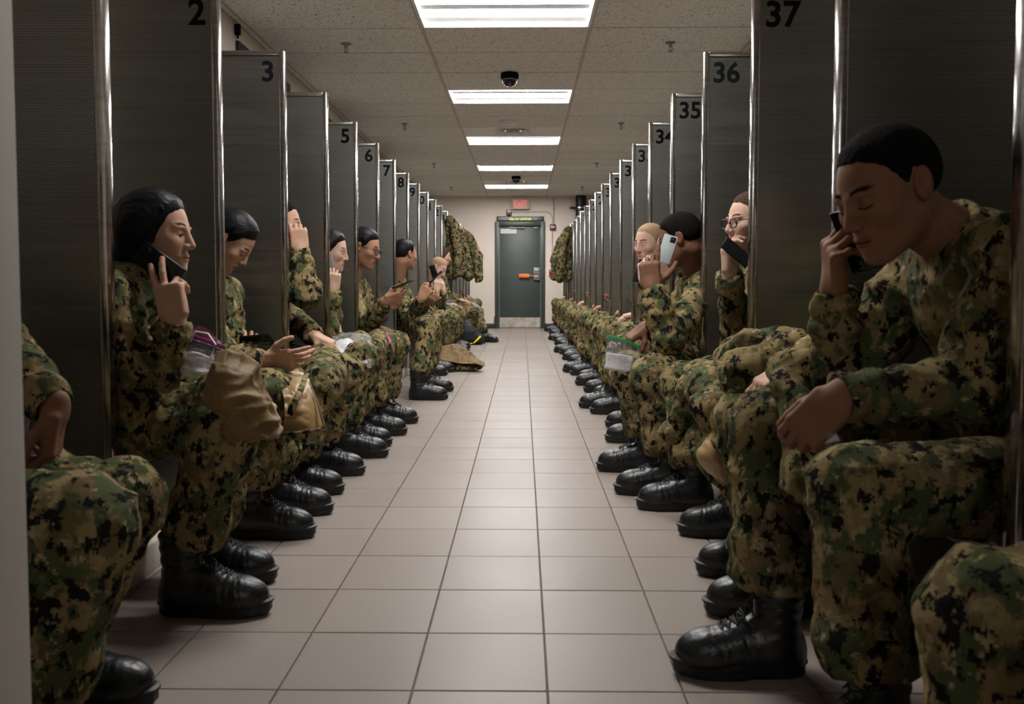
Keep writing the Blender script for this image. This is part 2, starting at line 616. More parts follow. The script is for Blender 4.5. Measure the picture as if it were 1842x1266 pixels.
def cone(P, a, b, ra, rb, wr=None, flat=None):
    a, b = V3(a), V3(b)
    ab = b - a
    ll = float(ab @ ab) + 1e-9
    q = P - a
    t = np.clip((q @ ab) / ll, 0, 1)
    v = q - t[:, None] * ab
    if flat is not None:  # (axis, factor): squash perpendicular distance along an axis
        ax, fac = V3(flat[0]), flat[1]
        v = v + np.outer(v @ ax, ax) * (fac - 1.0)
    d = np.linalg.norm(v, axis=1)
    r = ra + (rb - ra) * t
    if wr is not None:
        amp, lam, seed, ends = wr
        s = t * math.sqrt(ll)
        ph = 2 * PI * s / lam + 7.0 * noise3(P * 7.0 + seed) + (v @ V3(math.sin(seed), math.cos(seed), .4)) * 16
        env = np.zeros_like(t)
        for e, wd in ends:
            env = np.maximum(env, np.exp(-((t - e) / wd) ** 2))
        r = r + amp * np.sin(ph) * env
    return d - r


def rbox(P, c, h, r, R=None):
    q = P - V3(c)
    if R is not None:
        q = q @ R
    q = np.abs(q) - V3(h)
    return np.linalg.norm(np.maximum(q, 0), axis=1) + np.minimum(q.max(axis=1), 0) - r


def mesh_sdf(f, lo, hi, h):
    """sparse evaluation + surface nets -> verts (n,3), quads (m,4)"""
    lo = np.asarray(lo, dtype=np.float32)
    hi = np.asarray(hi, dtype=np.float32)
    B = 4
    nb = np.maximum(np.ceil((hi - lo) / (B * h)).astype(int) + 1, 2)
    g = [lo[k] + (np.arange(nb[k]) + 0.5) * B * h - 0.5 * h for k in range(3)]
    X, Y, Z = np.meshgrid(*g, indexing='ij')
    pts = np.stack([X.ravel(), Y.ravel(), Z.ravel()], 1).astype(np.float32)
    dc = f(pts).reshape(nb)
    flag = np.abs(dc) < 7.0 * h
    n = nb * B
    D = np.repeat(np.repeat(np.repeat(np.where(dc > 0, 1.0, -1.0).astype(np.float32), B, 0), B, 1), B, 2)
    bi = np.argwhere(flag)
    if len(bi) == 0:
        return np.zeros((0, 3)), np.zeros((0, 4), int)
    off = np.stack(np.meshgrid(np.arange(B), np.arange(B), np.arange(B), indexing='ij'), -1).reshape(-1, 3)
    fi = (bi[:, None, :] * B + off[None]).reshape(-1, 3)
    P = lo + fi.astype(np.float32) * h
    val = np.empty(len(P), dtype=np.float32)
    step = 400000
    for s in range(0, len(P), step):
        val[s:s + step] = f(P[s:s + step])
    D[fi[:, 0], fi[:, 1], fi[:, 2]] = val
    D[0], D[-1], D[:, 0], D[:, -1], D[:, :, 0], D[:, :, -1] = (1.0,) * 6
    S = D < 0
    cs = S[:-1, :-1, :-1].astype(np.int8)
    cnt = np.zeros_like(cs)
    for dx in (0, 1):
        for dy in (0, 1):
            for dz in (0, 1):
                cnt += S[dx:dx + n[0] - 1, dy:dy + n[1] - 1, dz:dz + n[2] - 1]
    act = (cnt > 0) & (cnt < 8)
    ci = np.argwhere(act)
    idx = -np.ones(act.shape, dtype=np.int32)
    idx[act] = np.arange(len(ci))
    acc = np.zeros((len(ci), 3), dtype=np.float32)
    ne = np.zeros(len(ci), dtype=np.float32)
    corners = [(a, b, c) for a in (0, 1) for b in (0, 1) for c in (0, 1)]
    cv = {c: D[ci[:, 0] + c[0], ci[:, 1] + c[1], ci[:, 2] + c[2]] for c in corners}
    for c in corners:
        for ax in range(3):
            if c[ax]: continue
            c2 = list(c)
            c2[ax] = 1
            c2 = tuple(c2)
            a, b = cv[c], cv[c2]
            x = (a < 0) != (b < 0)
            t = np.where(x, a / np.where(x, a - b, 1), 0)
            p = np.tile(np.array(c, dtype=np.float32), (len(ci), 1))
            p[:, ax] += t
            acc += p * x[:, None]
            ne += x
    verts = lo + (ci + acc / ne[:, None]) * h
    quads = []
    for ax in range(3):
        o1, o2 = [(1, 2), (2, 0), (0, 1)][ax]
        s0 = np.take(S, range(n[ax] - 1), axis=ax)
        s1 = np.take(S, range(1, n[ax]), axis=ax)
        e = np.argwhere(s0 != s1)
        m = (e[:, o1] > 0) & (e[:, o2] > 0) & (e[:, o1] < n[o1] - 1) & (e[:, o2] < n[o2] - 1)
        e = e[m]
        if len(e) == 0: continue
        sg = S[e[:, 0], e[:, 1], e[:, 2]]
        q = []
        for d1, d2 in ((1, 1), (0, 1), (0, 0), (1, 0)):
            c = e.copy()
            c[:, o1] -= d1
            c[:, o2] -= d2
            q.append(idx[c[:, 0], c[:, 1], c[:, 2]])
        q = np.stack(q, 1)
        q[~sg] = q[~sg][:, ::-1]
        quads.append(q)
    quads = np.concatenate(quads)
    quads = quads[(quads >= 0).all(1)]
    return verts, quads


def vnormals(v, q):
    a = v[q[:, 2]] - v[q[:, 0]]
    b = v[q[:, 3]] - v[q[:, 1]]
    fn = np.cross(a, b)
    n = np.zeros_like(v)
    for k in range(4):
        np.add.at(n, q[:, k], fn)
    return n / (np.linalg.norm(n, axis=1, keepdims=True) + 1e-12)


def folds(v, q, amp=0.006, seed=0.0, scale=1.0):
    """cloth wrinkles: warped ridged noise along the surface normal"""
    n = vnormals(v, q)
    P = v / scale
    wp = P + 0.06 * np.stack([noise3(P * 6 + seed), noise3(P * 6 + seed + 9.1), noise3(P * 6 + seed + 17.7)], 1)
    r1 = 1 - 4.5 * np.abs(noise3(wp * np.array([9, 9, 5]) + seed))
    r2 = 1 - 4.5 * np.abs(noise3(wp * np.array([12, 12, 22]) + seed + 5.3))
    r3 = 1 - 4.5 * np.abs(noise3(wp * np.array([27, 27, 20]) + seed + 15.3))
    gate = np.clip(0.55 + 1.8 * noise3(P * 5 + seed + 31), 0.05, 1.3)
    gate2 = np.clip(0.55 + 1.8 * noise3(P * 6 + seed + 51), 0.05, 1.3)
    lo = noise3(P * 4.2 + seed + 3.3)
    sh = lambda r: np.maximum(r, -.55) * np.abs(np.maximum(r, -.55)) ** .35
    d = amp * (1.1 * sh(r1) * gate + .95 * sh(r2) * gate2 + 0.45 * sh(r3) * gate) + amp * 1.5 * lo
    return v + n * d[:, None]


def np_mesh(name, v, q, smooth=True, tint=None):
    me = bpy.data.meshes.new(name)
    me.vertices.add(len(v))
    me.vertices.foreach_set('co', np.ascontiguousarray(v, dtype=np.float32).ravel())
    me.loops.add(q.size)
    me.loops.foreach_set('vertex_index', np.ascontiguousarray(q, dtype=np.int32).ravel())
    me.polygons.add(len(q))
    me.polygons.foreach_set('loop_start', np.arange(0, q.size, q.shape[1], dtype=np.int32))
    me.polygons.foreach_set('use_smooth', np.full(len(q), smooth, dtype=bool))
    me.update(calc_edges=True)
    if tint is not None:
        a = me.color_attributes.new('tint', 'FLOAT_COLOR', 'POINT')
        c = np.ones((len(v), 4), dtype=np.float32)
        c[:, :3] = tint
        a.data.foreach_set('color', c.ravel())
    return me


def frame(x, zhint):
    x = V3(x) / np.linalg.norm(x)
    z = V3(zhint)
    z = z - x * float(z @ x)
    z = z / (np.linalg.norm(z) + 1e-9)
    y = np.cross(z, x)
    return np.stack([x, y, z], 1)  # columns are the axes

# ------------------------------------------------------------------ the room
XL, XR = -1.10, 0.838            # front edges of the two rows of booths
WL, WR = -2.0, 1.76             # side walls
YE, YB = 17.05, -8.0            # end wall, back of the room
ZC = 2.735                      # ceiling
PITCH_B = 0.822                 # booth spacing
YL1, YR38 = 2.155, 2.205        # near face of divider 1 (left), of divider 38 (right)


def YLn(n): return YL1 + PITCH_B * (n - 1)
def YRn(n): return YR38 + PITCH_B * (38 - n)


def box_obj(name, c, s, m, parent=None, bev=0.0, kind=None):
    bm = bmesh.new()
    add_box(bm, c, s, bev)
    o = bmobj(name, bm, m, parent, 30 if bev else None)
    return tag(o, kind=kind)


def build_room():
    fl = box_obj('floor', (-0.12, (YE + YB) / 2, -0.03), (WR - WL + .4, YE - YB + .4, 0.05), M['grout'], kind='structure')
    # tiles, each proud of the grout
    T = 0.3048
    g = 0.0022
    bm = bmesh.new()
    r = bmesh.ops.create_cube(bm, size=1)
    for v in bm.verts:
        v.co = Vector((v.co.x * (T - 2 * g), v.co.y * (T - 2 * g), v.co.z * 0.008))
    bmesh.ops.bevel(bm, geom=[e for e in bm.edges if all(v.co.z > 0 for v in e.verts)], offset=0.0012, segments=1, affect='EDGES')
    tme = bpy.data.meshes.new('floor_tile')
    bm.to_mesh(tme)
    bm.free()
    tme.materials.append(M['tile'])
    cells = []
    for i in range(-5, 4):
        for j in range(-5, 51):
            x, y = 0.056 + T * (i + .5), 1.8026 + T * (j + .5)
            if y + T / 2 > YE: continue
            near = y < 1.0
            px = 941 + 1472 * x / max(y, .1)
            vis = (not near) and -60 < px < 1900 and (-1.3 < x < 1.0) and y > 1.3
            cells.append((not vis, y, x))
    cells.sort()
    rest = bmesh.new()
    rnd = random.Random(3)
    for k, (hid, y, x) in enumerate(cells):
        if k < 298 and not hid:
            o = link('floor_tile', tme, None, fl)
            o.location = (x, y, -0.004 + rnd.uniform(-.0004, .0004))
        else:
            r = bmesh.ops.create_cube(rest, size=1)
            for v in r['verts']:
                v.co = Vector((x + v.co.x * (T - 2 * g), y + v.co.y * (T - 2 * g), -0.004 + v.co.z * 0.008))
    tag(bmobj('floor_tiles_beyond', rest, M['tile'], fl), kind='stuff')
    # ceiling
    ce = box_obj('ceiling', (-0.12, (YE + YB) / 2, ZC + 0.14), (WR - WL + .4, YE - YB + .4, 0.04), M['tbar'], kind='structure')
    cols = [(-2.0, -1.94), (-1.94, -0.72), (-0.72, 0.48), (0.48, 1.70), (1.70, 1.76)]
    y0 = 5.30 - 0.6096 * 22
    rows = []
    while y0 < YE - .02:
        rows.append((max(y0, YB), min(y0 + 0.6096, YE)))
        y0 += 0.6096
    rows = [r for r in rows if r[1] > YB]
    cache = {}
    for (x0, x1) in cols:
        for (ya, yb) in rows:
            k = round((ya - 5.30) / 0.6096)
            if x0 == -0.72 and k % 4 == 0 and -16 <= k <= 16 and k not in (-8, -12): continue       # lights
            if x0 == -0.72 and k in (-1, 7, 15): continue                        # diffuser tiles
            key = (round(x1 - x0, 3), round(yb - ya, 3))
            if key not in cache:
                bm = bmesh.new()
                add_box(bm, (0, 0, 0), (key[0] - .018, key[1] - .018, 0.016), 0.0035)
                me = bpy.data.meshes.new('ceiling_tile')
                bm.to_mesh(me)
                bm.free()
                me.materials.append(M['ceil'])
                cache[key] = me
            o = link('ceiling_tile', cache[key], None, ce)
            o.location = ((x0 + x1) / 2, (ya + yb) / 2, ZC + 0.008 + rnd.uniform(-.0012, .0012))
    for x in (-1.94, -0.72, 0.48, 1.70):
        box_obj('grid_rail', (x, (YE + YB) / 2, ZC + 0.004), (0.024, YE - YB, 0.012), M['tbar'], ce)
    bm = bmesh.new()
    for (ya, yb) in rows[1:]:
        add_box(bm, (-0.12, ya, ZC + 0.008), (WR - WL, 0.014, 0.010))
    tag(bmobj('grid_cross_bars', bm, M['tbar'], ce), kind='stuff')
    # walls
    t = 0.1
    zc = (ZC + 0.2) / 2
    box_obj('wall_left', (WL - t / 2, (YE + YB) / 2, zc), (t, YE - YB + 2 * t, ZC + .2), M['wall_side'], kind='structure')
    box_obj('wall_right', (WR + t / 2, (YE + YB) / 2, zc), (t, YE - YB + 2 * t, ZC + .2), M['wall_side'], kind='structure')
    box_obj('wall_back', (-0.12, YB - t / 2, zc), (WR - WL, t, ZC + .2), M['wall_side'], kind='structure')
    bm = bmesh.new()
    dx0, dx1, dz = -0.505, 0.385, 2.135
    for x0, x1, z0, z1 in ((WL, dx0, 0, ZC + .2), (dx1, WR, 0, ZC + .2), (dx0, dx1, dz, ZC + .2)):
        add_box(bm, ((x0 + x1) / 2, YE + t / 2, (z0 + z1) / 2), (x1 - x0, t, z1 - z0))
    tag(bmobj('wall_far', bm, M['wall']), kind='structure')
    # pale pier beside the camera on the left
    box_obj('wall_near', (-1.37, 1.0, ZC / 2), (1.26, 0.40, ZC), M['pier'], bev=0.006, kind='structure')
    # low plinths under the seats
    box_obj('trim_1', ((WL - 1.18) / 2, (YE + 1.2) / 2, 0.045), (1.18 * -1 - WL, YE - 1.2, 0.09), M['plinth'], bev=0.004, kind='structure')
    box_obj('trim_2', ((WR + .93) / 2, (YE + 0.6) / 2, 0.045), (WR - .93, YE - 0.6, 0.09), M['plinth'], bev=0.004, kind='structure')
    # rubber base on the end wall
    for i, (x0, x1) in enumerate(((-1.18, dx0 - .07), (dx1 + .07, .93))):
        box_obj('baseboard_far_%s' % ('left', 'right')[i], ((x0 + x1) / 2, YE - .006, .05), (x1 - x0, .012, .10), M['rubber_base'], bev=.002, kind='structure')
    # door
    bm = bmesh.new()
    fw = 0.075
    for x0, x1, z0, z1 in ((dx0 - fw, dx0 + .01, 0, dz + fw), (dx1 - .01, dx1 + fw, 0, dz + fw), (dx0 + .01, dx1 - .01, dz - .01, dz + fw)):
        add_box(bm, ((x0 + x1) / 2, YE + .02, (z0 + z1) / 2), (x1 - x0, .10, z1 - z0), .004)
    fr = tag(bmobj('door_1', bm, M['door_frame'], None, 30), kind='structure')
    wl, wr = dx0 + .022, dx1 - .022
    box_obj('door_leaf', ((wl + wr) / 2, YE + .03, .012 + (dz - .04) / 2), (wr - wl, .045, dz - .04), M['door'], fr, .003)
    box_obj('door_edge', (wl - .006, YE + .034, 1.06), (.010, .03, 2.08), M['grey_metal'], fr)
    box_obj('door_edge', (wr + .006, YE + .034, 1.06), (.010, .03, 2.08), M['grey_metal'], fr)
    kp = box_obj('kick_plate', ((wl + wr) / 2, YE + .004, .125), (wr - wl - .005, .004, .205), M['kick'], fr)
    bm = bmesh.new()
    for i in range(6):
        add_cyl(bm, (wl + .07 + i * .135, YE + .003, .04), (wl + .07 + i * .135, YE - .001, .04), .005, n=8)
    bmobj('plate_screws', bm, M['steel_dark'], kp)
    box_obj('threshold', ((wl + wr) / 2, YE - .012, .006), (wr - wl + .02, .05, .012), M['grey_metal'], fr, .003)
    box_obj('door_plate', (wl + .185, YE + .005, 2.02), (.335, .004, .098), M['sign_plate'], fr)
    # closer
    bm = bmesh.new()
    add_box(bm, (wl + .37, YE - .012, 2.085), (.30, .05, .03), .006)
    add_cyl(bm, (wl + .22, YE - .02, 2.10), (wl + .50, YE - .045, 2.075), .009, n=8)
    add_cyl(bm, (wl + .20, YE - .015, 2.105), (wl + .24, YE - .015, 2.09), .016, n=10)
    bmobj('door_closer', bm, M['grey_metal'], fr, 30)
    box_obj('closer_bracket', (wr - .09, YE - .006, 2.085), (.09, .03, .022), M['steel_dark'], fr, .003)
    # alarm lock with orange paddle
    lk = box_obj('alarm_lock', (wr - .075, YE - .02, 1.135), (.125, .055, .255), M['grey_metal'], fr, .006)
    box_obj('speaker_grille', (wr - .075, YE - .049, 1.20), (.095, .006, .055), M['steel_dark'], lk, .001)
    box_obj('speaker_grille', (wr - .075, YE - .049, 1.07), (.095, .006, .055), M['steel_dark'], lk, .001)
    box_obj('lock_window', (wr - .09, YE - .049, 1.138), (.08, .006, .04), M['brown_red'], lk, .001)
    bm = bmesh.new()
    add_cyl(bm, (wr - .028, YE - .047, 1.138), (wr - .028, YE - .06, 1.138), .016, n=14)
    bmobj('lock_cylinder', bm, M['steel'], lk, 30)
    box_obj('paddle_arm', (wr - .18, YE - .03, 1.092), (.10, .02, .022), M['grey_metal'], fr, .003)
    pd = box_obj('push_paddle', (wr - .335, YE - .04, 1.095), (.225, .035, .082), M['orange'], fr, .008)
    bm = bmesh.new()
    for dx in (-.085, .085):
        add_cyl(bm, (wr - .335 + dx, YE - .056, 1.095), (wr - .335 + dx, YE - .062, 1.095), .007, n=8)
    bmobj('paddle_screws', bm, M['steel_dark'], pd)
    # rust chips at the frame feet
    for x, zz, hh in ((dx0 - fw - .012, .17, .16), (dx1 + fw + .014, .06, .10)):
        bm = bmesh.new()
        add_box(bm, (x, YE - .003, zz), (.028, .006, hh), .002)
        for v in bm.verts:
            v.co.x += .01 * math.sin(v.co.z * 60)
        bmobj('rust_patch', bm, M['rust'], fr)
    # navy boards along the left wall above the booths
    for ya, yb in ((5.75, 7.02), (7.95, 9.3), (10.1, 11.4)):
        o = box_obj('wall_board', (WL + .012, (ya + yb) / 2, 2.36), (.024, yb - ya, .50), M['navy'], None, .004)
        tag(o, 'dark navy board fixed high on the left wall %s' % {5.75: 'behind dividers four and five', 7.95: 'behind dividers six and seven'}.get(ya, 'behind dividers ten and eleven'), 'board', 'navy boards on the left wall')
    bm = bmesh.new()
    add_box(bm, (WL + .02, 5.74, 2.68), (.04, .03, .075), .006)
    add_cyl(bm, (WL + .02, 5.74, 2.645), (WL + .02, 5.74, 2.62), .008, n=8)
    tag(bmobj('wall_clip', bm, M['black'], None, 30), 'small black clip high on the left wall above divider three', 'clip')


build_room()


def ceiling_light(Y, label):
    t = empty('ceiling_light', (-0.12, Y + .3048, ZC), 0, label, 'light', 'fluorescent troffers along the corridor ceiling')
    bm = bmesh.new()
    w, d = 1.195, .592
    for c, s in (((0, -d / 2 + .010, .004), (w, .020, .012)), ((0, d / 2 - .010, .004), (w, .020, .012)),
                 ((-w / 2 + .010, 0, .004), (.020, d - .04, .012)), ((w / 2 - .010, 0, .004), (.020, d - .04, .012))):
        add_box(bm, c, s)
    bmobj('light_frame', bm, M['white_metal'], t)
    bm = bmesh.new()                      # recessed pan
    add_box(bm, (0, 0, .10), (w - .03, d - .03, .006))
    for c, s in (((0, -d / 2 + .018, .055), (w - .03, .004, .09)), ((0, d / 2 - .018, .055), (w - .03, .004, .09)),
                 ((-w / 2 + .018, 0, .055), (.004, d - .04, .09)), ((w / 2 - .018, 0, .055), (.004, d - .04, .09))):
        add_box(bm, c, s)
    bmobj('reflector_pan', bm, M['reflector'], t)
    for yy in (-.205, .075):
        bm = bmesh.new()
        n = 8
        ring = []
        for i in range(n + 1):
            a = PI * i / n
            ring.append((yy - .085 * math.cos(a), .045 - .030 * math.sin(a)))
        va = [bm.verts.new((-w / 2 + .035, y, z)) for y, z in ring]
        vb = [bm.verts.new((w / 2 - .035, y, z)) for y, z in ring]
        for i in range(n):
            bm.faces.new((va[i], va[i + 1], vb[i + 1], vb[i]))
        bm.faces.new(va)
        bm.faces.new(vb)
        bmobj('light_lens', bm, M['lens'], t, 50)
    box_obj('perforated_baffle', (0, -.062, .03), (w - .07, .09, .006), M['baffle'], t)
    box_obj('side_reflector', (0, .215, .035), (w - .07, .10, .006), M['reflector'], t)
    return t


for k, nm in enumerate(('nearest, largest', 'second', 'third', 'fourth', 'farthest')):
    ceiling_light(5.30 + 2.4384 * k, '%s of the five lit white fluorescent ceiling lights in the corridor' % nm)
ceiling_light(5.30 - 2.4384, 'lit white fluorescent ceiling light overhead, just above the top of the picture')
ceiling_light(5.30 - 4 * 2.4384, 'lit white fluorescent ceiling light behind the camera')


def diffuser(Y, label, cx=-0.12):
    t = empty('ceiling_vent', (cx, Y + .3048, ZC), 0, label, 'vent', 'square air diffusers in the corridor ceiling')
    bm = bmesh.new()
    for s_, c in (((.60, .09), (0, -.255)), ((.60, .09), (0, .255)), ((.09, .42), (-.255, 0)), ((.09, .42), (.255, 0))):
        add_box(bm, (c[0], c[1], .003), (s_[0], s_[1], .008))
    for sx in (-1, 1):
        add_box(bm, (sx * .45, 0, .008), (.30, .59, .016))
    bmobj('vent_frame', bm, M['white_metal'], t)
    for k, (r0, r1, z0, z1) in enumerate(((.21, .15, 0, .03), (.165, .10, -.012, .022), (.115, .05, -.024, .012), (.065, .0, -.034, -.02))):
        bm = bmesh.new()
        a = [bm.verts.new((sx * r0, sy * r0, z0)) for sx, sy in ((-1, -1), (1, -1), (1, 1), (-1, 1))]
        b = [bm.verts.new((sx * max(r1, .002), sy * max(r1, .002), z1)) for sx, sy in ((-1, -1), (1, -1), (1, 1), (-1, 1))]
        for i in range(4):
            bm.faces.new((a[i], a[(i + 1) % 4], b[(i + 1) % 4], b[i]))
        o = bmobj('vent_cone', bm, M['white_metal'], t)
        md = o.modifiers.new('s', 'SOLIDIFY')
        md.thickness = .003
    box_obj('vent_throat', (0, 0, .06), (.42, .42, .02), M['black'], t)


diffuser(4.69, 'nearest square white ceiling vent, cut by the top of the picture')
diffuser(9.566, 'square white ceiling vent just before the third ceiling light')
diffuser(14.44, 'square white ceiling vent just before the farthest ceiling light')


def camera_dome(p, label):
    t = empty('camera_dome', p, 0, label, 'camera', 'dome cameras on the ceiling')
    bm = bmesh.new()
    add_lathe(bm, [(0, 0), (.076, 0), (.078, -.012), (.078, -.038), (.070, -.05), (0, -.05)], n=28)
    bmobj('dome_base', bm, M['black'], t, 30)
    bm = bmesh.new()
    add_lathe(bm, [(.066, -.05)] + [(.066 * math.cos(a), -.05 - .062 * math.sin(a)) for a in np.linspace(.1, PI / 2, 8)], n=28)
    bmobj('dome_bubble', bm, M['dome'], t, 60)
    bm = bmesh.new()
    add_lathe(bm, [(.067, -.052), (.070, -.056), (.067, -.06)], n=28)
    bmobj('dome_ring', bm, M['grey_metal'], t, 60)


camera_dome((-0.115, 7.16, ZC - .002), 'black dome camera on the ceiling before the second ceiling light')
camera_dome((-0.115, 13.9, ZC - .002), 'black dome camera on the ceiling before the farthest light')


def smoke(p, label):
    t = empty('smoke_detector', p, 0, label, 'detector')
    bm = bmesh.new()
    add_lathe(bm, [(0, 0), (.10, 0), (.10, -.012), (.088, -.03), (.06, -.042), (0, -.045)], n=28)
    bmobj('detector_body', bm, M['white_metal'], t, 30)
    bm = bmesh.new()
    add_lathe(bm, [(.062, -.040), (.066, -.05), (.045, -.056), (0, -.058)], n=24)
    bmobj('detector_head', bm, M['sign_plate'], t, 30)


smoke((-0.165, 9.25, ZC - .001), 'round white smoke detector in front of the middle square vent')
smoke((1.09, 15.9, ZC - .001), 'round white smoke detector on the far right of the ceiling above the dark pipe')


def sprinkler(p, label):
    t = empty('sprinkler_head', p, 0, label, 'sprinkler', 'fire sprinklers on the ceiling')
    bm = bmesh.new()
    add_lathe(bm, [(0, 0), (.04, 0), (.038, -.006), (.018, -.011), (.012, -.02), (.012, -.034), (0, -.036)], n=20)
    bmobj('escutcheon', bm, M['steel_dark'], t, 40)
    bm = bmesh.new()
    for sx in (-1, 1):
        tube_pts(bm, [(sx * .011, 0, -.03), (sx * .017, 0, -.045), (sx * .008, 0, -.062), (0, 0, -.066)], .003)
    add_cyl(bm, (0, 0, -.034), (0, 0, -.062), .0035, n=8)
    add_lathe(bm, [(0, -.064), (.021, -.066), (.021, -.069), (0, -.070)], n=14)
    bmobj('deflector', bm, M['steel_dark'], t, 40)


for k, Y in enumerate((6.27, 9.35, 12.4, 15.4)):
    for X, sd in ((-1.34, 'left'), (1.11, 'right')):
        sprinkler((X, Y, ZC), '%s sprinkler of the four on the %s half of the ceiling' % (('nearest', 'second', 'third', 'farthest')[k], sd))


# ------------------------------------------------------------------ text
def text_mesh(name, s, size, m, parent, loc, align='LEFT', offset=0.0, extr=0.0006, rot=(PI / 2, 0, 0), sx=1.0):
    cu = bpy.data.curves.new(name, 'FONT')
    cu.body = s
    cu.size = size
    cu.align_x = align
    cu.align_y = 'TOP'
    cu.offset = offset
    cu.extrude = extr
    cu.resolution_u = 4
    tmp = bpy.data.objects.new(name + '_tmp', cu)
    COL.objects.link(tmp)
    bpy.context.view_layer.update()
    me = bpy.data.meshes.new_from_object(tmp.evaluated_get(bpy.context.evaluated_depsgraph_get()))
    bpy.data.objects.remove(tmp)
    me.name = name
    me.materials.clear()
    o = link(name, me, m, parent)
    o.location = loc
    o.rotation_euler = rot
    o.scale = (sx, 1, 1)
    return o


# ------------------------------------------------------------------ booth dividers
PD, PT, PH, PB = 0.895, 0.045, 1.99, 0.10   # depth, thickness, height, underside


def divider_meshes():
    out = {}
    b = 0.024
    bm = bmesh.new()
    add_box(bm, (-b / 2, PT / 2, (PH + PB) / 2), (b, PT, PH - PB), .0045)
    out['front_rail'] = (bm, M['steel'], 30)
    bm = bmesh.new()
    add_box(bm, (-PD / 2 - b / 2, PT / 2, PH - b / 2), (PD - b, PT, b), .003)
    out['top_rail'] = (bm, M['steel'], 30)
    bm = bmesh.new()
    add_box(bm, (-PD / 2 - b / 2, PT / 2, PB + b / 2), (PD - b, PT, b), .003)
    out['bottom_rail'] = (bm, M['steel_dark'], 30)
    bm = bmesh.new()
    add_box(bm, (-PD / 2 - b / 2, PT / 2, (PH + PB) / 2), (PD - b - .002, PT - .010, PH - PB - 2 * b + .004))
    out['perforated_panel'] = (bm, M['perf'], None)
    return out


DIV = {}
for nm, (bm, m, sm) in divider_meshes().items():
    me = bpy.data.meshes.new(nm)
    bmesh.ops.recalc_face_normals(bm, faces=bm.faces[:])
    bm.to_mesh(me)
    bm.free()
    if sm: shade(me, sm)
    me.materials.append(m)
    DIV[nm] = me
# seat between two dividers: shelf with a rolled lip and a leg
bm = bmesh.new()
SW = PITCH_B - PT
add_box(bm, (-.46, -SW / 2, .360), (.60, SW - .006, .024), .008)
add_box(bm, (-.170, -SW / 2, .342), (.02, SW - .006, .05), .006)
seat_me = bpy.data.meshes.new('seat')
bm.to_mesh(seat_me)
bm.free()
shade(seat_me, 30)
seat_me.materials.append(M['steel_dark'])
bm = bmesh.new()
add_box(bm, (-.19, -SW / 2, .219), (.03, .03, .258), .004)
leg_me = bpy.data.meshes.new('seat_leg')
bm.to_mesh(leg_me)
bm.free()
leg_me.materials.append(M['plinth'])

WORDS = 'zero one two three four five six seven eight nine ten eleven twelve thirteen fourteen fifteen sixteen seventeen eighteen nineteen twenty'.split()


def divider(side, n, number, label):
    X, Y = (XL, YLn(n)) if side == 'L' else (XR, YRn(n))
    t = empty('booth_divider', (X, Y, 0), 0, label, 'divider', 'steel booth dividers on the %s' % ('left' if side == 'L' else 'right'))
    for nm, me in DIV.items():
        o = link(nm, me, None, t)
        if side == 'R':
            o.rotation_euler = (0, 0, PI)
            o.location = (0, PT, 0)
    s = link('seat', seat_me, None, t)
    lg = link('seat_leg', leg_me, None, s)
    if side == 'R':
        s.rotation_euler = (0, 0, PI)
        s.location = (0, -SW, 0)
    if number:
        if side == 'L':
            text_mesh('number', number, .128, M['black'], t, (-.043, .0048, PH - .036), 'RIGHT', .0032)
        else:
            text_mesh('number', number, .128, M['black'], t, (.040, .0048, PH - .036), 'LEFT', .0032)
    return t


for n in range(1, 20):
    if n == 4:
        lab = 'perforated steel divider without a number between dividers 3 and 5'
    elif n == 1:
        lab = 'nearest dark perforated steel divider on the left beside the pale pier'
    elif n <= 13:
        lab = 'perforated steel divider numbered %s in the left row' % WORDS[n]
    else:
        lab = '%s perforated steel divider past number 13 at the far end of the left row' % ('first second third fourth fifth sixth'.split()[n - 14])
    divider('L', n, None if n in (4,) else str(n), lab)
for n in range(39, 19, -1):
    if n == 39:
        lab = 'nearest dark steel divider at the right edge, cutting the big man\'s shoulder'
    elif n == 38:
        lab = 'dark perforated steel divider behind the head of the man at right'
    elif n >= 33:
        lab = 'perforated steel divider in the right row %s' % {37: 'reading thirty-seven', 36: 'reading thirty-six', 35: 'reading thirty-five', 34: 'reading thirty-four, half covered', 33: 'just past the one reading thirty-four'}[n]
    else:
        lab = '%s perforated steel divider beyond the one reading thirty-four in the right row' % ('second third fourth fifth sixth seventh eighth ninth tenth eleventh twelfth thirteenth fourteenth'.split()[32 - n])
    divider('R', n, str(n), lab)


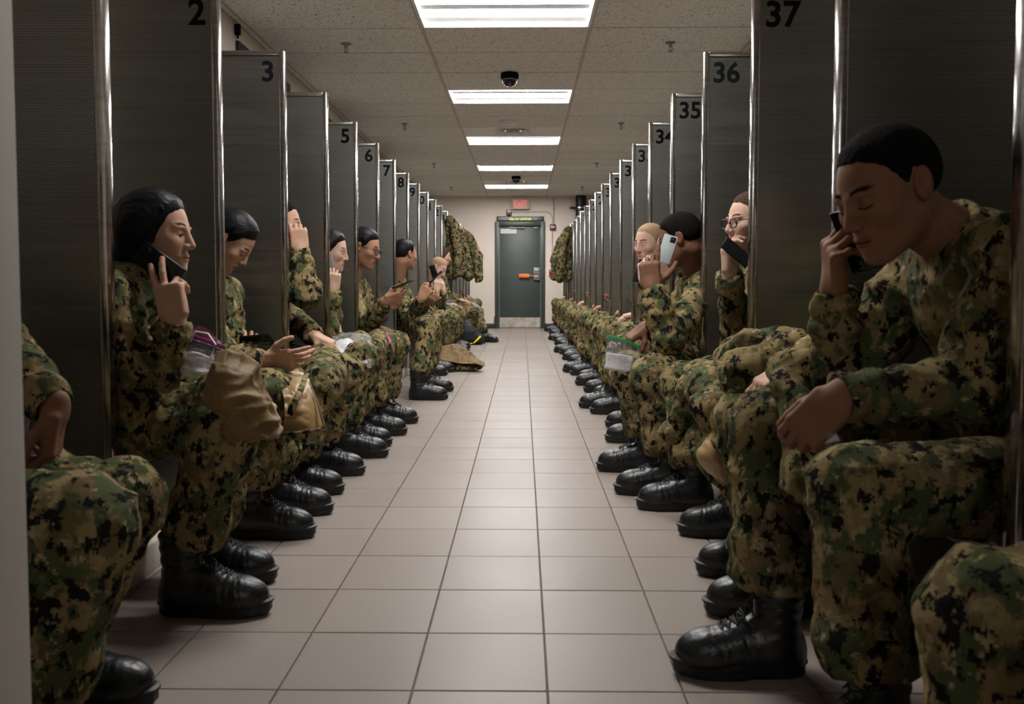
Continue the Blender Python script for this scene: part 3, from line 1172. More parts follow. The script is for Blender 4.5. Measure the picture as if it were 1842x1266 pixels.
# ------------------------------------------------------------------ end wall fittings
def wall_things():
    y = YE
    # exit sign
    t = empty('exit_sign', (-0.045, y - .10, 2.585), 0, 'white sign with red lit EXIT letters above the far door', 'sign')
    box_obj('sign_box', (0, 0, 0), (.345, .06, .245), M['sign_face'], t, .006)
    box_obj('sign_canopy', (-.03, 0, .137), (.20, .05, .026), M['sign_plate'], t, .004)
    text_mesh('exit_letters', 'EXIT', .215, M['exit_red'], t, (0, -.0312, .080), 'CENTER', .0005, .0008, sx=.62)
    # led sign
    t = empty('led_sign', (-0.055, y - .03, 2.275), 0, 'long black sign with yellow-green scrolling letters over the door', 'sign')
    box_obj('sign_case', (0, 0, 0), (.97, .055, .092), M['led_case'], t, .006)
    box_obj('sign_window', (0, -.028, 0), (.92, .004, .066), M['dome'], t)
    text_mesh('led_letters', 'DLUU LOCO', .062, M['led'], t, (0, -.031, .016), 'CENTER', .0005, .0004, sx=1.25)
    # strobe above the led sign
    t = empty('alarm_strobe', (-0.285, y - .02, 2.40), 0, 'small brown alarm box with white lens above the LED sign', 'alarm')
    box_obj('strobe_case', (0, 0, 0), (.115, .05, .12), M['brown_red'], t, .008)
    box_obj('strobe_lens', (0, -.03, .03), (.085, .02, .04), M['sign_plate'], t, .006)
    bm = bmesh.new()
    add_lathe(bm, [(0, -.055), (.02, -.055), (.026, -.075), (0, -.082)], n=14)
    bmobj('strobe_horn', bm, M['black'], t, 40)
    # conduits
    bm = bmesh.new()
    pts = [(-0.22, y - .018, 2.415), (0.30, y - .018, 2.415)]
    for a in np.linspace(0, PI / 2, 7):
        pts.append((0.46 + .15 * math.sin(a), y - .018, 2.265 + .15 * math.cos(a)))
    pts.append((0.61, y - .018, 2.16))
    tube_pts(bm, pts, .010, 8)
    tag(bmobj('conduit', bm, M['wall_side'], None, 60), 'thin painted conduit curving from alarm box to the red box', 'conduit')
    bm = bmesh.new()
    add_cyl(bm, (0.635, y - .018, ZC - .002), (0.635, y - .018, 2.16), .013, n=10)
    add_box(bm, (0.635, y - .012, 2.47), (.05, .02, .02), .003)
    tag(bmobj('conduit', bm, M['wall_side'], None, 60), 'straight painted conduit from ceiling to the upper red box', 'conduit')
    bm = bmesh.new()
    add_cyl(bm, (0.605, y - .016, 2.04), (0.605, y - .016, 1.22), .010, n=10)
    tag(bmobj('conduit', bm, M['wall_side'], None, 60), 'thin painted conduit between the two red alarm boxes', 'conduit')
    # upper red box and pull station
    t = empty('alarm_box', (0.615, y - .03, 2.10), 0, 'dark red alarm box with a white bar right of door top', 'alarm')
    box_obj('box_case', (0, 0, 0), (.118, .06, .122), M['brown_red'], t, .006)
    box_obj('box_label', (0, -.031, 0), (.075, .004, .032), M['sign_plate'], t)
    t = empty('pull_station', (0.59, y - .03, 1.155), 0, 'bright red fire pull station right of the door lock', 'alarm')
    box_obj('station_case', (0, 0, 0), (.095, .06, .14), M['red'], t, .006)
    box_obj('station_handle', (0, -.034, .005), (.06, .02, .028), M['black'], t, .004)
    box_obj('station_label', (0, -.032, .045), (.05, .004, .018), M['sign_plate'], t)
    # dark vertical pipe
    t = empty('roof_pipe', (1.19, y - .13, 0), 0, 'thick dark vertical pipe at the far right corner', 'pipe')
    bm = bmesh.new()
    add_cyl(bm, (0, 0, 0), (0, 0, ZC), .108, n=24)
    bmobj('pipe_run', bm, M['pipe'], t, 40)
    bm = bmesh.new()
    add_cyl(bm, (0, 0, 2.47), (0, 0, 2.50), .113, n=24)
    bmobj('pipe_clamp', bm, M['steel'], t, 40)
    box_obj('clamp_bracket', (-.17, 0, 2.485), (.12, .04, .05), M['pipe'], t, .004)


wall_things()

# ------------------------------------------------------------------ people
def head_local(q, d_extra, eye_open):
    """q: points in head space (x forward, y left, z up), metres"""
    ay = q.copy()
    ay[:, 1] = np.abs(ay[:, 1])
    d = ellip(q, (-.014, 0, .030), (.096, .076, .086))
    d = smin(d, ellip(q, (.030, 0, -.028), (.060, .062, .085)), .03)
    d = smin(d, cone(ay, (-.002, .046, -.050), (.064, .012, -.098), .021, .018), .03)
    d = smin(d, sphere(q, (.080, 0, -.098), .0170), .022)
    d = smin(d, ellip(ay, (.074, .027, .020), (.013, .026, .009)), .014)
    d = smin(d, sphere(ay, (.058, .045, -.022), .020), .028)
    d = smin(d, ellip(q, (.078, 0, -.066), (.018, .030, .022)), .016)
    d = smax(d, -ellip(ay, (.102, .032, .003), (.022, .019, .012)), .014)
    d = smin(d, cone(q, (.085, 0, .014), (.1065, 0, -.028), .0075, .0105), .012)
    d = smin(d, sphere(ay, (.097, .011, -.033), .0085), .008)
    d = smin(d, sphere(ay, (.0685, .031, .002), .0165), .005)
    if eye_open:
        d = smax(d, -ellip(ay, (.087, .0315, -.0008), (.014, .0145, .0048)), .0015)
    d = smin(d, ellip(q, (.0895, 0, -.0605), (.008, .023, .0052)), .005)
    d = smin(d, ellip(q, (.0880, 0, -.0700), (.009, .020, .0064)), .005)
    d = smax(d, -ellip(q, (.100, 0, -.0655), (.010, .024, .0010)), .002)
    R = np.array([[.95, 0, -.3], [0, 1, 0], [.3, 0, .95]], dtype=np.float32)
    e = ellip(ay, (-.012, .079, -.004), (.019, .011, .032), R)
    e = smax(e, -ellip(ay, (-.006, .091, .002), (.011, .009, .021), R), .004)
    d = smin(d, e, .006)
    return d


HAIRLINE = {  # x -> lowest z of the hair
    'short': ([-.12, -.075, -.045, -.025, -.008, .010, .022, .040, .060, .085, .10], [-.060, -.062, -.050, -.010, .030, .000, .014, .050, .070, .082, .088]),
    'buzz': ([-.12, -.075, -.045, -.025, -.008, .010, .022, .040, .058, .075, .10], [-.060, -.062, -.050, -.010, .030, .005, .018, .056, .078, .088, .092]),
    'tied': ([-.12, -.06, -.03, -.010, .012, .028, .045, .062, .085, .10], [-.12, -.11, -.075, -.050, -.020, .014, .046, .072, .088, .094]),
    'long': ([-.12, -.06, -.02, .002, .020, .034, .050, .066, .085, .10], [-.20, -.18, -.13, -.080, -.040, .002, .044, .072, .090, .096]),
}


def hair_local(q, style, thick):
    base = ellip(q, (-.014, 0, .030), (.096, .076, .086))
    base = smin(base, ellip(q, (.030, 0, -.028), (.060, .062, .085)), .03)
    if style in ('long', 'tied'):
        aq = q * V3(1, 0, 1) + np.abs(q) * V3(0, 1, 0)
        base = smin(base, ellip(aq, (-.020, .066, -.010), (.040, .024, .050)), .03)
    if style in ('long',):
        base = smin(base, ellip(q, (-.062, 0, -.050), (.055, .070, .095)), .05)
    if style == 'tied':
        base = smin(base, ellip(q, (-.112, 0, -.010), (.034, .038, .034)), .02)
        base = smin(base, ellip(q, (-.045, 0, -.040), (.05, .062, .060)), .04)
    xs, zs = HAIRLINE[style]
    zl = np.interp(q[:, 0], xs, zs) + .008 * noise3(q * np.array([120, 120, 60])) + .012 * noise3(q * 40)
    up_ = q[:, 2] - zl
    ramp = np.clip(up_ / (.045 if style in ('short', 'buzz') else .050), 0, 1)
    t = .0006 + thick * (ramp ** .8)
    d = base - t
    if style in ('short', 'buzz'):
        d = d + .0012 * noise3(q * 260)
    elif style in ('long', 'tied'):
        d = d + .0022 * noise3(np.stack([q[:, 0] * 50 + q[:, 2] * 30, q[:, 1] * 160, q[:, 2] * 60], 1))
    d = smax(d, (zl - q[:, 2]) * .75, .002)
    return smax(d, -(base + .006), .002)


def tint_local(q, eye_open=False):
    n = len(q)
    t = np.ones((n, 3), dtype=np.float32)
    ay = np.abs(q[:, 1])

    def blend(mask, c):
        t[:] = t * (1 - mask[:, None]) + t * np.array(c, dtype=np.float32) * mask[:, None]
    red = np.clip(1.2 - np.linalg.norm(q - V3(.108, 0, -.03), axis=1) / .022, 0, 1)
    red = np.maximum(red, np.clip(1 - np.linalg.norm(np.stack([q[:, 0] - .062, ay - .042, q[:, 2] + .03], 1), axis=1) / .028, 0, 1) * .7)
    red = np.maximum(red, np.clip((ay - .075) / .006, 0, 1))
    blend(red * .8, (1.0, .84, .82))
    lip = np.minimum(ellip(q, (.0905, 0, -.0605), (.010, .024, .0058)), ellip(q, (.0890, 0, -.0700), (.011, .021, .0068)))
    blend(np.clip(1 - lip / .002, 0, 1) * (q[:, 0] > .07), (.90, .66, .64))
    zb = .0265 + .004 * np.sin((ay - .012) / .040 * PI)
    brow = np.clip(1.4 - np.abs(q[:, 2] - zb) / .0045, 0, 1) * np.clip((ay - .010) / .004, 0, 1) * np.clip((.054 - ay) / .008, 0, 1) * (q[:, 0] > .04)
    blend(brow, (.05, .045, .045))
    arc = np.cos(np.clip((ay - .0315) / .0150, -1, 1) * PI / 2)
    lz = (-.0012 + .0052 * arc) if eye_open else (-.0030 - .0030 * arc)
    lash = np.clip(1.5 - np.abs(q[:, 2] - lz) / .0017, 0, 1) * (np.abs(ay - .0315) < .0155) * (q[:, 0] > .06)
    blend(lash, (.07, .06, .06))
    nost = np.clip(1.3 - np.linalg.norm(np.stack([q[:, 0] - .103, ay - .008, q[:, 2] + .0425], 1), axis=1) / .005, 0, 1)
    blend(nost, (.35, .25, .22))
    mouth = np.clip(1.4 - np.abs(q[:, 2] + .0655) / .0016, 0, 1) * (ay < .023) * (q[:, 0] > .075)
    blend(mouth, (.4, .25, .25))
    return t


CURL = {
    'relax': [(18, 25, 15), (22, 28, 18), (26, 30, 20), (30, 34, 22)],
    'flat': [(4, 8, 5), (5, 8, 6), (6, 9, 6), (8, 12, 8)],
    'grip': [(35, 50, 25), (38, 52, 28), (42, 54, 30), (46, 56, 30)],
    'fist': [(70, 85, 50), (74, 88, 52), (78, 90, 52), (80, 90, 52)],
    'phone': [(12, 10, 8), (15, 18, 10), (48, 45, 20), (55, 50, 25)],
    'hold': [(30, 38, 25), (34, 44, 30), (38, 48, 30), (42, 50, 32)],
    'pinch': [(48, 42, 20), (50, 46, 25), (52, 50, 28), (54, 52, 30)],
    'open': [(-4, 10, 6), (14, 22, 12), (22, 30, 16), (28, 32, 18)],
}
THUMB = {  # unit-less bone directions (x out along the hand, y to the thumb side, z to the back)
    'rest': [(.62, .62, -.38), (.86, .40, -.30), (.95, .20, -.22)],
    'grip': [(.55, .45, -.70), (.80, .05, -.60), (.85, -.25, -.45)],
    'wide': [(.45, .80, -.25), (.72, .66, -.15), (.85, .50, -.10)],
    'along': [(.75, .45, -.45), (.96, .15, -.20), (.99, .02, -.08)],
}


def hand_chains(curl, thumb, s, k=1.0, spread=5):
    """joint chains in the hand frame"""
    ch = []
    ys = [.030, .010, -.010, -.028]
    bx = [.086, .091, .087, .079]
    ln = [.076, .085, .079, .061]
    rr = [.0092, .0095, .0090, .0080]
    for i in range(4):
        p = np.array([bx[i], ys[i] * s, 0.0])
        pts = [p * k]
        a = 0.0
        sp = math.radians(spread * (1.5 - i)) * s
        for j, f in enumerate((.46, .30, .24)):
            a += math.radians(curl[i][j])
            dv = np.array([math.cos(a) * math.cos(sp), math.cos(a) * math.sin(sp), -math.sin(a)])
            p = p + dv * ln[i] * f
            pts.append(p * k)
        ch.append((pts, [rr[i] * k, rr[i] * .95 * k, rr[i] * .88 * k, rr[i] * .78 * k]))
    p = np.array([.020, .024 * s, -.008])
    pts = [p * k]
    for dv, l in zip(thumb, (.046, .034, .026)):
        dv = np.array([dv[0], dv[1] * s, dv[2]])
        p = p + dv / np.linalg.norm(dv) * l
        pts.append(p * k)
    ch.append((pts, [.0145 * k, .0125 * k, .0108 * k, .0088 * k]))
    return ch


def hand_local(q, chains, s, k=1.0):
    d = rbox(q, (.050 * k, 0, 0), (.036 * k, .030 * k, .0045 * k), .010 * k)
    d = smin(d, cone(q, (-.018 * k, 0, 0), (.012 * k, 0, 0), .026 * k, .027 * k, flat=((0, 0, 1), 1.35)), .02 * k)
    d = smin(d, ellip(q, (.035 * k, .022 * s * k, -.010 * k), (.032 * k, .016 * k, .015 * k)), .012 * k)
    d = smin(d, ellip(q, (.040 * k, -.022 * s * k, -.008 * k), (.036 * k, .014 * k, .014 * k)), .012 * k)
    for ci, (pts, rs) in enumerate(chains):
        f = None
        for j in range(3):
            c = cone(q, pts[j], pts[j + 1], rs[j], rs[j + 1])
            f = c if f is None else smin(f, c, .003 * k)
        if ci < 4:  # knuckle
            f = smin(f, sphere(q, np.array(pts[0]) + np.array([0, 0, .002 * k]), .0105 * k), .006 * k)
        d = smin(d, f, (.007 if ci < 4 else .010) * k)
    return d


def bbox(pts, pad):
    pts = np.array(pts)
    return pts.min(0) - pad, pts.max(0) + pad


# boot (shared meshes), heel at x=0, toe at x=.30
def boot_meshes():
    def upper(P):
        d = ellip(P, (.232, 0, .052), (.072, .050, .050))
        d = smin(d, cone(P, (.075, 0, .055), (.215, 0, .056), .046, .044), .03)
        d = smin(d, cone(P, (.070, 0, .09), (.150, 0, .085), .048, .040), .05)
        d = smin(d, cone(P, (.066, 0, .07), (.062, 0, .235), .050, .060), .03)
        d = smin(d, ellip(P, (.040, 0, .052), (.044, .040, .055)), .02)
        # toe-cap seam, vamp seam, shaft creases
        d = d + .0016 * np.exp(-((P[:, 0] - .238 + .25 * (P[:, 2] - .05)) / .0022) ** 2)
        d = d + .0014 * np.exp(-((P[:, 0] - .112 - .4 * P[:, 2]) / .0025) ** 2) * (P[:, 2] < .10)
        d = d + .0016 * np.sin(P[:, 2] * 190 + 6 * noise3(P * 14)) * np.clip((P[:, 2] - .09) / .05, 0, 1)
        d = d + -.0008 * np.sin(P[:, 0] * 260 + 5 * noise3(P * 16)) * np.exp(-((P[:, 0] - .190) / .022) ** 2) * (P[:, 2] > .05)
        d = smax(d, .026 - P[:, 2], .004)
        d = smax(d, P[:, 2] - .232, .004)
        return smax(d, -cone(P, (.062, 0, .20), (.060, 0, .29), .045, .052), .004)
    v, q = mesh_sdf(upper, (-.03, -.09, 0), (.33, .09, .26), .0042)
    up = np_mesh('boot_upper', v, q)
    up.materials.append(M['boot'])

    def outline(n=44):
        o = []
        for i in range(n):
            a = 2 * PI * i / n
            x = .155 + .156 * math.cos(a) * (1 if math.cos(a) > 0 else 1.0)
            wv = .047 if math.cos(a) > 0 else .040
            y = wv * math.copysign(abs(math.sin(a)) ** .7, math.sin(a)) * (1 - .10 * math.exp(-((x - .12) / .05) ** 2))
            o.append((x, y))
        return o
    bm = bmesh.new()
    ol = outline()
    lev = [(0.0, .97), (.006, 1.0), (.026, 1.0), (.030, 1.035), (.036, 1.035), (.040, .985)]
    rings = []
    for z, k in lev:
        ring = []
        for i, (x, y) in enumerate(ol):
            kk = k * (1 - (.018 if (z < .02 and i % 2 == 0) else 0))
            zz = z
            if z <= .006 and .085 < x < .125: zz = z + .008
            if x > .25: zz += (x - .25) * .12
            ring.append(bm.verts.new((.155 + (x - .155) * kk, y * kk, zz)))
        rings.append(ring)
    n = len(ol)
    for a, b in zip(rings, rings[1:]):
        for i in range(n):
            bm.faces.new((a[i], a[(i + 1) % n], b[(i + 1) % n], b[i]))
    bm.faces.new(rings[0][::-1])
    bm.faces.new(rings[-1])
    bmesh.ops.recalc_face_normals(bm, faces=bm.faces[:])
    so = bpy.data.meshes.new('boot_sole')
    bm.to_mesh(so)
    bm.free()
    shade(so, 28)
    so.materials.append(M['sole'])
    bm = bmesh.new()
    pts = []
    for i in range(6):
        t = i / 5
        x = .198 - .085 * t
        z = .113 + .040 * t + .065 * max(0, t - .45)
        wv = .020 + .004 * t
        pts.append((x, wv, z))
    for i, (x, y, z) in enumerate(pts):
        tube_pts(bm, [(x, -y - .006, z - .012), (x + .003, -y * .5, z + .003), (x + .003, y * .5, z + .003), (x, y + .006, z - .012)], .0026, 5)
        if i < 5:
            x2, y2, z2 = pts[i + 1]
            tube_pts(bm, [(x, -y, z - .004), ((x + x2) / 2 + .003, 0, (z + z2) / 2 + .008), (x2, y2, z2 - .004)], .0024, 5)
            tube_pts(bm, [(x, y, z - .004), ((x + x2) / 2 + .003, 0, (z + z2) / 2 + .006), (x2, -y2, z2 - .004)], .0024, 5)
    x, y, z = pts[-1]
    for sg in (-1, 1):
        tube_pts(bm, [(x, 0, z + .006), (x + .012, sg * .016, z + .014), (x + .018, sg * .030, z + .002), (x + .010, sg * .020, z - .004), (x, 0, z + .004)], .0024, 5)
    la = bpy.data.meshes.new('boot_laces')
    bm.to_mesh(la)
    bm.free()
    shade(la, 60)
    la.materials.append(M['lace'])
    bm = bmesh.new()
    add_box(bm, (.150, 0, .118), (.09, .030, .012), .004, Matrix.Rotation(math.radians(28), 3, 'Y'))
    to = bpy.data.meshes.new('boot_tongue')
    bm.to_mesh(to)
    bm.free()
    shade(to, 40)
    to.materials.append(M['boot'])
    return up, so, la, to


BOOT = boot_meshes()


def boot(parent, toe, ang, base, k=1.0):
    """toe: world point where the toe meets the floor; ang: heading of the toe (radians, 0 = +X)"""
    o = link('boot', BOOT[0], None, parent)
    d = np.array([math.cos(ang), math.sin(ang), 0]) * .305 * k
    loc = np.array(toe) - d - np.array(base)
    o.location = (loc[0], loc[1], 0.001)
    o.rotation_euler = (0, 0, ang)
    o.scale = (k, k, k)
    for nm, me in (('sole', BOOT[1]), ('laces', BOOT[2]), ('tongue', BOOT[3])):
        link(nm, me, None, o)
    return o


def lerp(a, b, t): return np.asarray(a) + (np.asarray(b) - np.asarray(a)) * t


def person(label, s, hip, neck, head, face, legs, arms, skin='light', hair='short', hmat='hair_buzz', hscale=1.0, group=None,
           depth=4.0, width=1.0, seed=0, eye_open=False, up=(0, 0, 1), thick=.010, glasses=False, collar=True, torso_yaw=0.0, shoulders=None,
           parts=('shirt', 'trousers', 'body', 'hair'), fine=1.0, hidden=False):
    hip, neck, head = V3(hip), V3(neck), V3(head)
    base = np.array([hip[0], hip[1], 0.0], dtype=np.float32)
    root = empty('person', tuple(base), 0, label, 'person', group)
    hc = float(np.clip(.0030 * depth, .0074, .017)) * fine
    hh = float(np.clip(.00105 * depth, .0023, .007)) * fine
    hhd = .008 if hidden else hh
    fw = V3(s * math.cos(torso_yaw), -s * math.sin(torso_yaw) * s, 0)
    lat = np.cross(V3(0, 0, 1), fw)            # the person's left
    spine = neck - hip
    su = spine / np.linalg.norm(spine)
    fwd = fw - su * float(fw @ su)
    fwd /= np.linalg.norm(fwd)
    lat = np.cross(su, fwd)
    Rt = np.stack([fwd, lat, su], 1)
    near = 1 if lat[1] < 0 else -1             # sign of lat that points to the camera side
    shp = {}
    for key, sg in (('near', near), ('far', -near)):
        shp[key] = neck + lat * sg * .165 * width - su * .050 + fwd * .005
    if shoulders:
        for k_, v_ in shoulders.items(): shp[k_] = V3(v_)
    belly = hip + spine * .36 + fwd * .012
    chest = hip + spine * .70 + fwd * .004
    # ---------------- legs
    jl = []
    for i, lg in enumerate(legs):
        toe, ang, knee = lg['toe'], lg.get('ang', 0 if s > 0 else PI), V3(lg['knee'])
        sg = near if i == 0 else -near
        hj = V3(lg['hip']) if 'hip' in lg else hip + V3(0, -.10 if i == 0 else .10, -.01)
        d = np.array([math.cos(ang), math.sin(ang), 0])
        ank = np.array(toe) - d * .235 + np.array([0, 0, .10])
        hem = lerp(ank, knee, lg.get('hem', .30))
        jl.append((hj, knee, V3(ank), V3(hem), toe, ang))
    if 'trousers' in parts:
        def f_tr(P):
            d = ellip(P, hip + V3(0, 0, .0), (.135, .18 * width, .115), Rt)
            for i, (hj, kn, an, he, toe, ang) in enumerate(jl):
                e = cone(P, hj, kn, .102, .086, (.0045, .085, seed + i * 3.1, ((.05, .2), (.92, .16))))
                e = smin(e, cone(P, kn, he, .084, .080, (.0048, .075, seed + 11 + i, ((.10, .18), (.95, .30)))), .03)
                e = smin(e, sphere(P, lerp(kn, he, .93), .086), .03)
                cut = -(P - he) @ V3((kn - an) / np.linalg.norm(kn - an)) - .045
                e = smax(e, cut, .015)
                d = smin(d, e, .035)
            return d
        pts = [hip] + [p for j in jl for p in (j[0], j[1], j[3])]
        lo, hi = bbox(pts, .20)
        v, q = mesh_sdf(f_tr, lo, hi, hc)
        v = folds(v, q, .0105, seed * 1.7)
        link('trousers', np_mesh('trousers', v - base, q), M['camo'], root)
        for (hj, kn, an, he, toe, ang) in jl:
            if 'noboot' in parts: continue
            boot(root, toe, ang, base)
    # ---------------- arms
    ja = {}
    for key in ('near', 'far'):
        a = arms.get(key)
        if a is None: continue
        ja[key] = (shp[key], V3(a['elbow']), V3(a['wrist']), a)
    nk_dir = head - neck
    nk_dir = nk_dir / np.linalg.norm(nk_dir)
    if 'shirt' in parts:
        def f_sh(P):
            d = ellip(P, hip + su * .04, (.135, .175 * width, .13), Rt)
            d = smin(d, ellip(P, belly, (.128, .165 * width, .16), Rt), .06)
            d = smin(d, ellip(P, chest, (.122, .168 * width, .165), Rt), .05)
            d = smin(d, cone(P, shp['near'], shp['far'], .070, .070), .05)
            d = smin(d, cone(P, neck - nk_dir * .04, neck + nk_dir * .005, .085, .070), .04)
            if collar:
                h_ = (P - neck) @ nk_dir
                rad = np.linalg.norm((P - neck) - np.outer(h_, nk_dir), axis=1)
                front = (P - neck) @ fwd / (rad + 1e-4)
                c = np.abs(rad - .066 - .10 * np.clip(h_, 0, .05)) - .0055
                c = smax(c, h_ - .042 - .012 * front, .004)
                c = smax(c, -.02 - h_, .004)
                c = smax(c, (front - .93) * .06, .004)
                d = smax(d, -smax(rad - .058, -h_ - .01, .004), .006)
                d = smin(d, c, .006)
            # button placket
            for key, (sh, el, wr, a) in ja.items():
                wr2 = wr - (wr - el) / np.linalg.norm(wr - el) * .012
                e = cone(P, sh, el, .076, .066, (.0055, .075, seed + 5, ((.1, .25), (.95, .28))))
                e = smin(e, cone(P, el, wr2, .064, .043, (.0055, .060, seed + 8, ((.05, .30), (.75, .25)))), .025)
                ax = (wr - el) / np.linalg.norm(wr - el)
                e = smax(e, (P - wr2) @ V3(ax) - .006, .006)
                # cuff band
                t_ = (P - wr2) @ V3(ax)
                e = e - .0022 * ((t_ > -.055) & (t_ < .01) & (np.linalg.norm(P - wr2, axis=1) < .09))
                e = smax(e, -cone(P, wr2 - ax * .010, wr2 + ax * .05, .033, .036), .004)
                d = smin(d, e, .03)
            return d
        pts = [hip, neck, shp['near'], shp['far']] + [p for j in ja.values() for p in j[:3]]
        lo, hi = bbox(pts, .20)
        v, q = mesh_sdf(f_sh, lo, hi, hc)
        v = folds(v, q, .0105, seed * 1.3 + 40)
        link('shirt', np_mesh('shirt', v - base, q), M['camo'], root)
    # ---------------- skin
    fx = V3(face) / np.linalg.norm(face)
    Rh = frame(fx, up)
    vs, qs, ts = [], [], []
    off = 0
    hs = hscale

    def addpiece(v, q, t):
        nonlocal off
        vs.append(v)
        qs.append(q + off)
        ts.append(t)
        off += len(v)
    if 'body' in parts:
        nb = neck - nk_dir * .05
        skb = head + Rh @ V3(-.028, 0, -.06) * hs

        def f_hd(P):
            q = ((P - head) @ Rh) / hs
            d = head_local(q.astype(np.float32), None, eye_open) * hs
            d = smin(d, cone(P, skb, nb, .054 * hs * (.9 if hair in ('tied', 'long') else 1), .062 * width), .03)
            return d
        lo, hi = bbox([head, nb], .165 * hs)
        v, q = mesh_sdf(f_hd, lo, hi, hhd)
        addpiece(v, q, tint_local((((v - head) @ Rh) / hs).astype(np.float32), eye_open))
        hand_info = {}
        for key, (sh, el, wr, a) in ja.items():
            right = (lat[1] > 0) == (key == 'near')     # near side is the right side when left points away
            hsg = 1 if right else -1
            k = a.get('k', 1.08)
            fd = V3(a['fdir'])
            Rw = frame(fd, -V3(a['palm']))
            cur = a.get('curl', 'relax')
            cur = CURL[cur] if isinstance(cur, str) else cur
            th = a.get('thumb', 'rest')
            th = THUMB[th] if isinstance(th, str) else th
            chs = hand_chains(cur, th, hsg, k, a.get('spread', 5))
            ax = (wr - el) / np.linalg.norm(wr - el)

            def f_ha(P):
                q = ((P - wr) @ Rw).astype(np.float32)
                d = hand_local(q, chs, hsg, k)
                return smin(d, cone(P, wr - ax * .14, wr - ax * .01, .034 * k, .027 * k), .02)
            pts = [wr + Rw @ np.array(p) for c in chs for p in c[0]] + [wr, wr - ax * .12]
            lo, hi = bbox(pts, .035)
            v, q = mesh_sdf(f_ha, lo, hi, max(hh * .95, .0029))
            t = np.ones((len(v), 3), dtype=np.float32)
            ql = (v - wr) @ Rw
            for c in chs:   # knuckles and nails
                tip = np.array(c[0][-1])
                dd = np.linalg.norm(ql - tip, axis=1)
                m = np.clip(1.3 - dd / .012, 0, 1)[:, None]
                t = t * (1 - m) + t * np.array([1.04, .90, .88]) * m
                for jn in c[0][1:3]:
                    dd = np.linalg.norm(ql - np.array(jn), axis=1)
                    m = np.clip(1.2 - dd / .012, 0, 1)[:, None] * .5
                    t = t * (1 - m) + t * np.array([.92, .80, .78]) * m
            addpiece(v, q, t)
        # the rest of the body under the clothes
        def f_core(P):
            d = ellip(P, hip, (.105, .15 * width, .10), Rt)
            d = smin(d, ellip(P, belly, (.10, .135 * width, .16), Rt), .05)
            d = smin(d, ellip(P, chest, (.098, .145 * width, .14), Rt), .05)
            d = smin(d, cone(P, shp['near'], shp['far'], .045, .045), .04)
            d = smin(d, cone(P, neck - nk_dir * .08, neck - nk_dir * .02, .06, .05), .03)
            for key, (sh, el, wr, a) in ja.items():
                d = smin(d, smin(cone(P, sh, el, .045, .038), cone(P, el, lerp(el, wr, .6), .036, .030), .01), .03)
            for (hj, kn, an, he, toe, ang) in jl:
                d = smin(d, smin(cone(P, hj, kn, .075, .055), cone(P, kn, an, .053, .036), .01), .03)
            return d
        pts = [hip, neck, shp['near'], shp['far']] + [p for j in ja.values() for p in j[:3]] + [p for j in jl for p in j[:3]]
        lo, hi = bbox(pts, .13)
        v, q = mesh_sdf(f_core, lo, hi, .02)
        addpiece(v, q, np.ones((len(v), 3), dtype=np.float32))
        V = np.concatenate(vs)
        link('body', np_mesh('body', V - base, np.concatenate(qs), True, np.concatenate(ts)), SKIN[skin], root)
        if eye_open and depth < 6 and hair:
            bm = bmesh.new()
            b2 = bmesh.new()
            for sy in (-1, 1):
                c = head + Rh @ V3(.0705, sy * .031, .0015) * hs - base
                bmesh.ops.create_icosphere(bm, subdivisions=2, radius=.0145 * hs, matrix=Matrix.Translation(Vector(c)))
                c2 = head + Rh @ V3(.0705 + .0072, sy * .031, -.0012) * hs - base
                bmesh.ops.create_icosphere(b2, subdivisions=2, radius=.0088 * hs, matrix=Matrix.Translation(Vector(c2)))
            ey = bmobj('eyes', bm, M['eye'], root, 80)
            bmobj('irises', b2, M['iris'], ey, 80)
    if 'hair' in parts and hair:
        def f_hr(P):
            q = ((P - head) @ Rh) / hs
            return hair_local(q.astype(np.float32), hair, thick) * hs
        lo, hi = bbox([head, head + Rh @ V3(-.03, 0, -.03) * hs], .17 * hs)
        v, q = mesh_sdf(f_hr, lo, hi, max(hhd, .0032))
        link('hair', np_mesh('hair', v - base, q), M[hmat], root)
    if glasses:
        bm = bmesh.new()
        fpt = lambda x, y, z: tuple(head + Rh @ V3(x, y, z) * hs - base)
        for sy in (-1, 1):
            ring = []
            for i in range(20):
                a = 2 * PI * i / 20
                ex = 2.6
                cx_, sx_ = math.cos(a), math.sin(a)
                r_ = 1 / (abs(cx_) ** ex + abs(sx_) ** ex) ** (1 / ex)
                ring.append(fpt(.104 - .10 * abs(.025 * cx_ * r_ + 0) - .004, sy * .032 + .025 * r_ * cx_, -.002 + .0185 * r_ * sx_))
            tube_pts(bm, ring, .0024 * hs, 6, closed=True)
            tube_pts(bm, [fpt(.099, sy * .057, .006), fpt(.07, sy * .073, .008), fpt(.0, sy * .082, .010), fpt(-.02, sy * .083, -.004)], .0018 * hs, 6)
        tube_pts(bm, [fpt(.101, -.008, .002), fpt(.107, 0, .005), fpt(.101, .008, .002)], .0018 * hs, 6)
        bmobj('glasses', bm, M['specs'], root, 60)
    return root, base


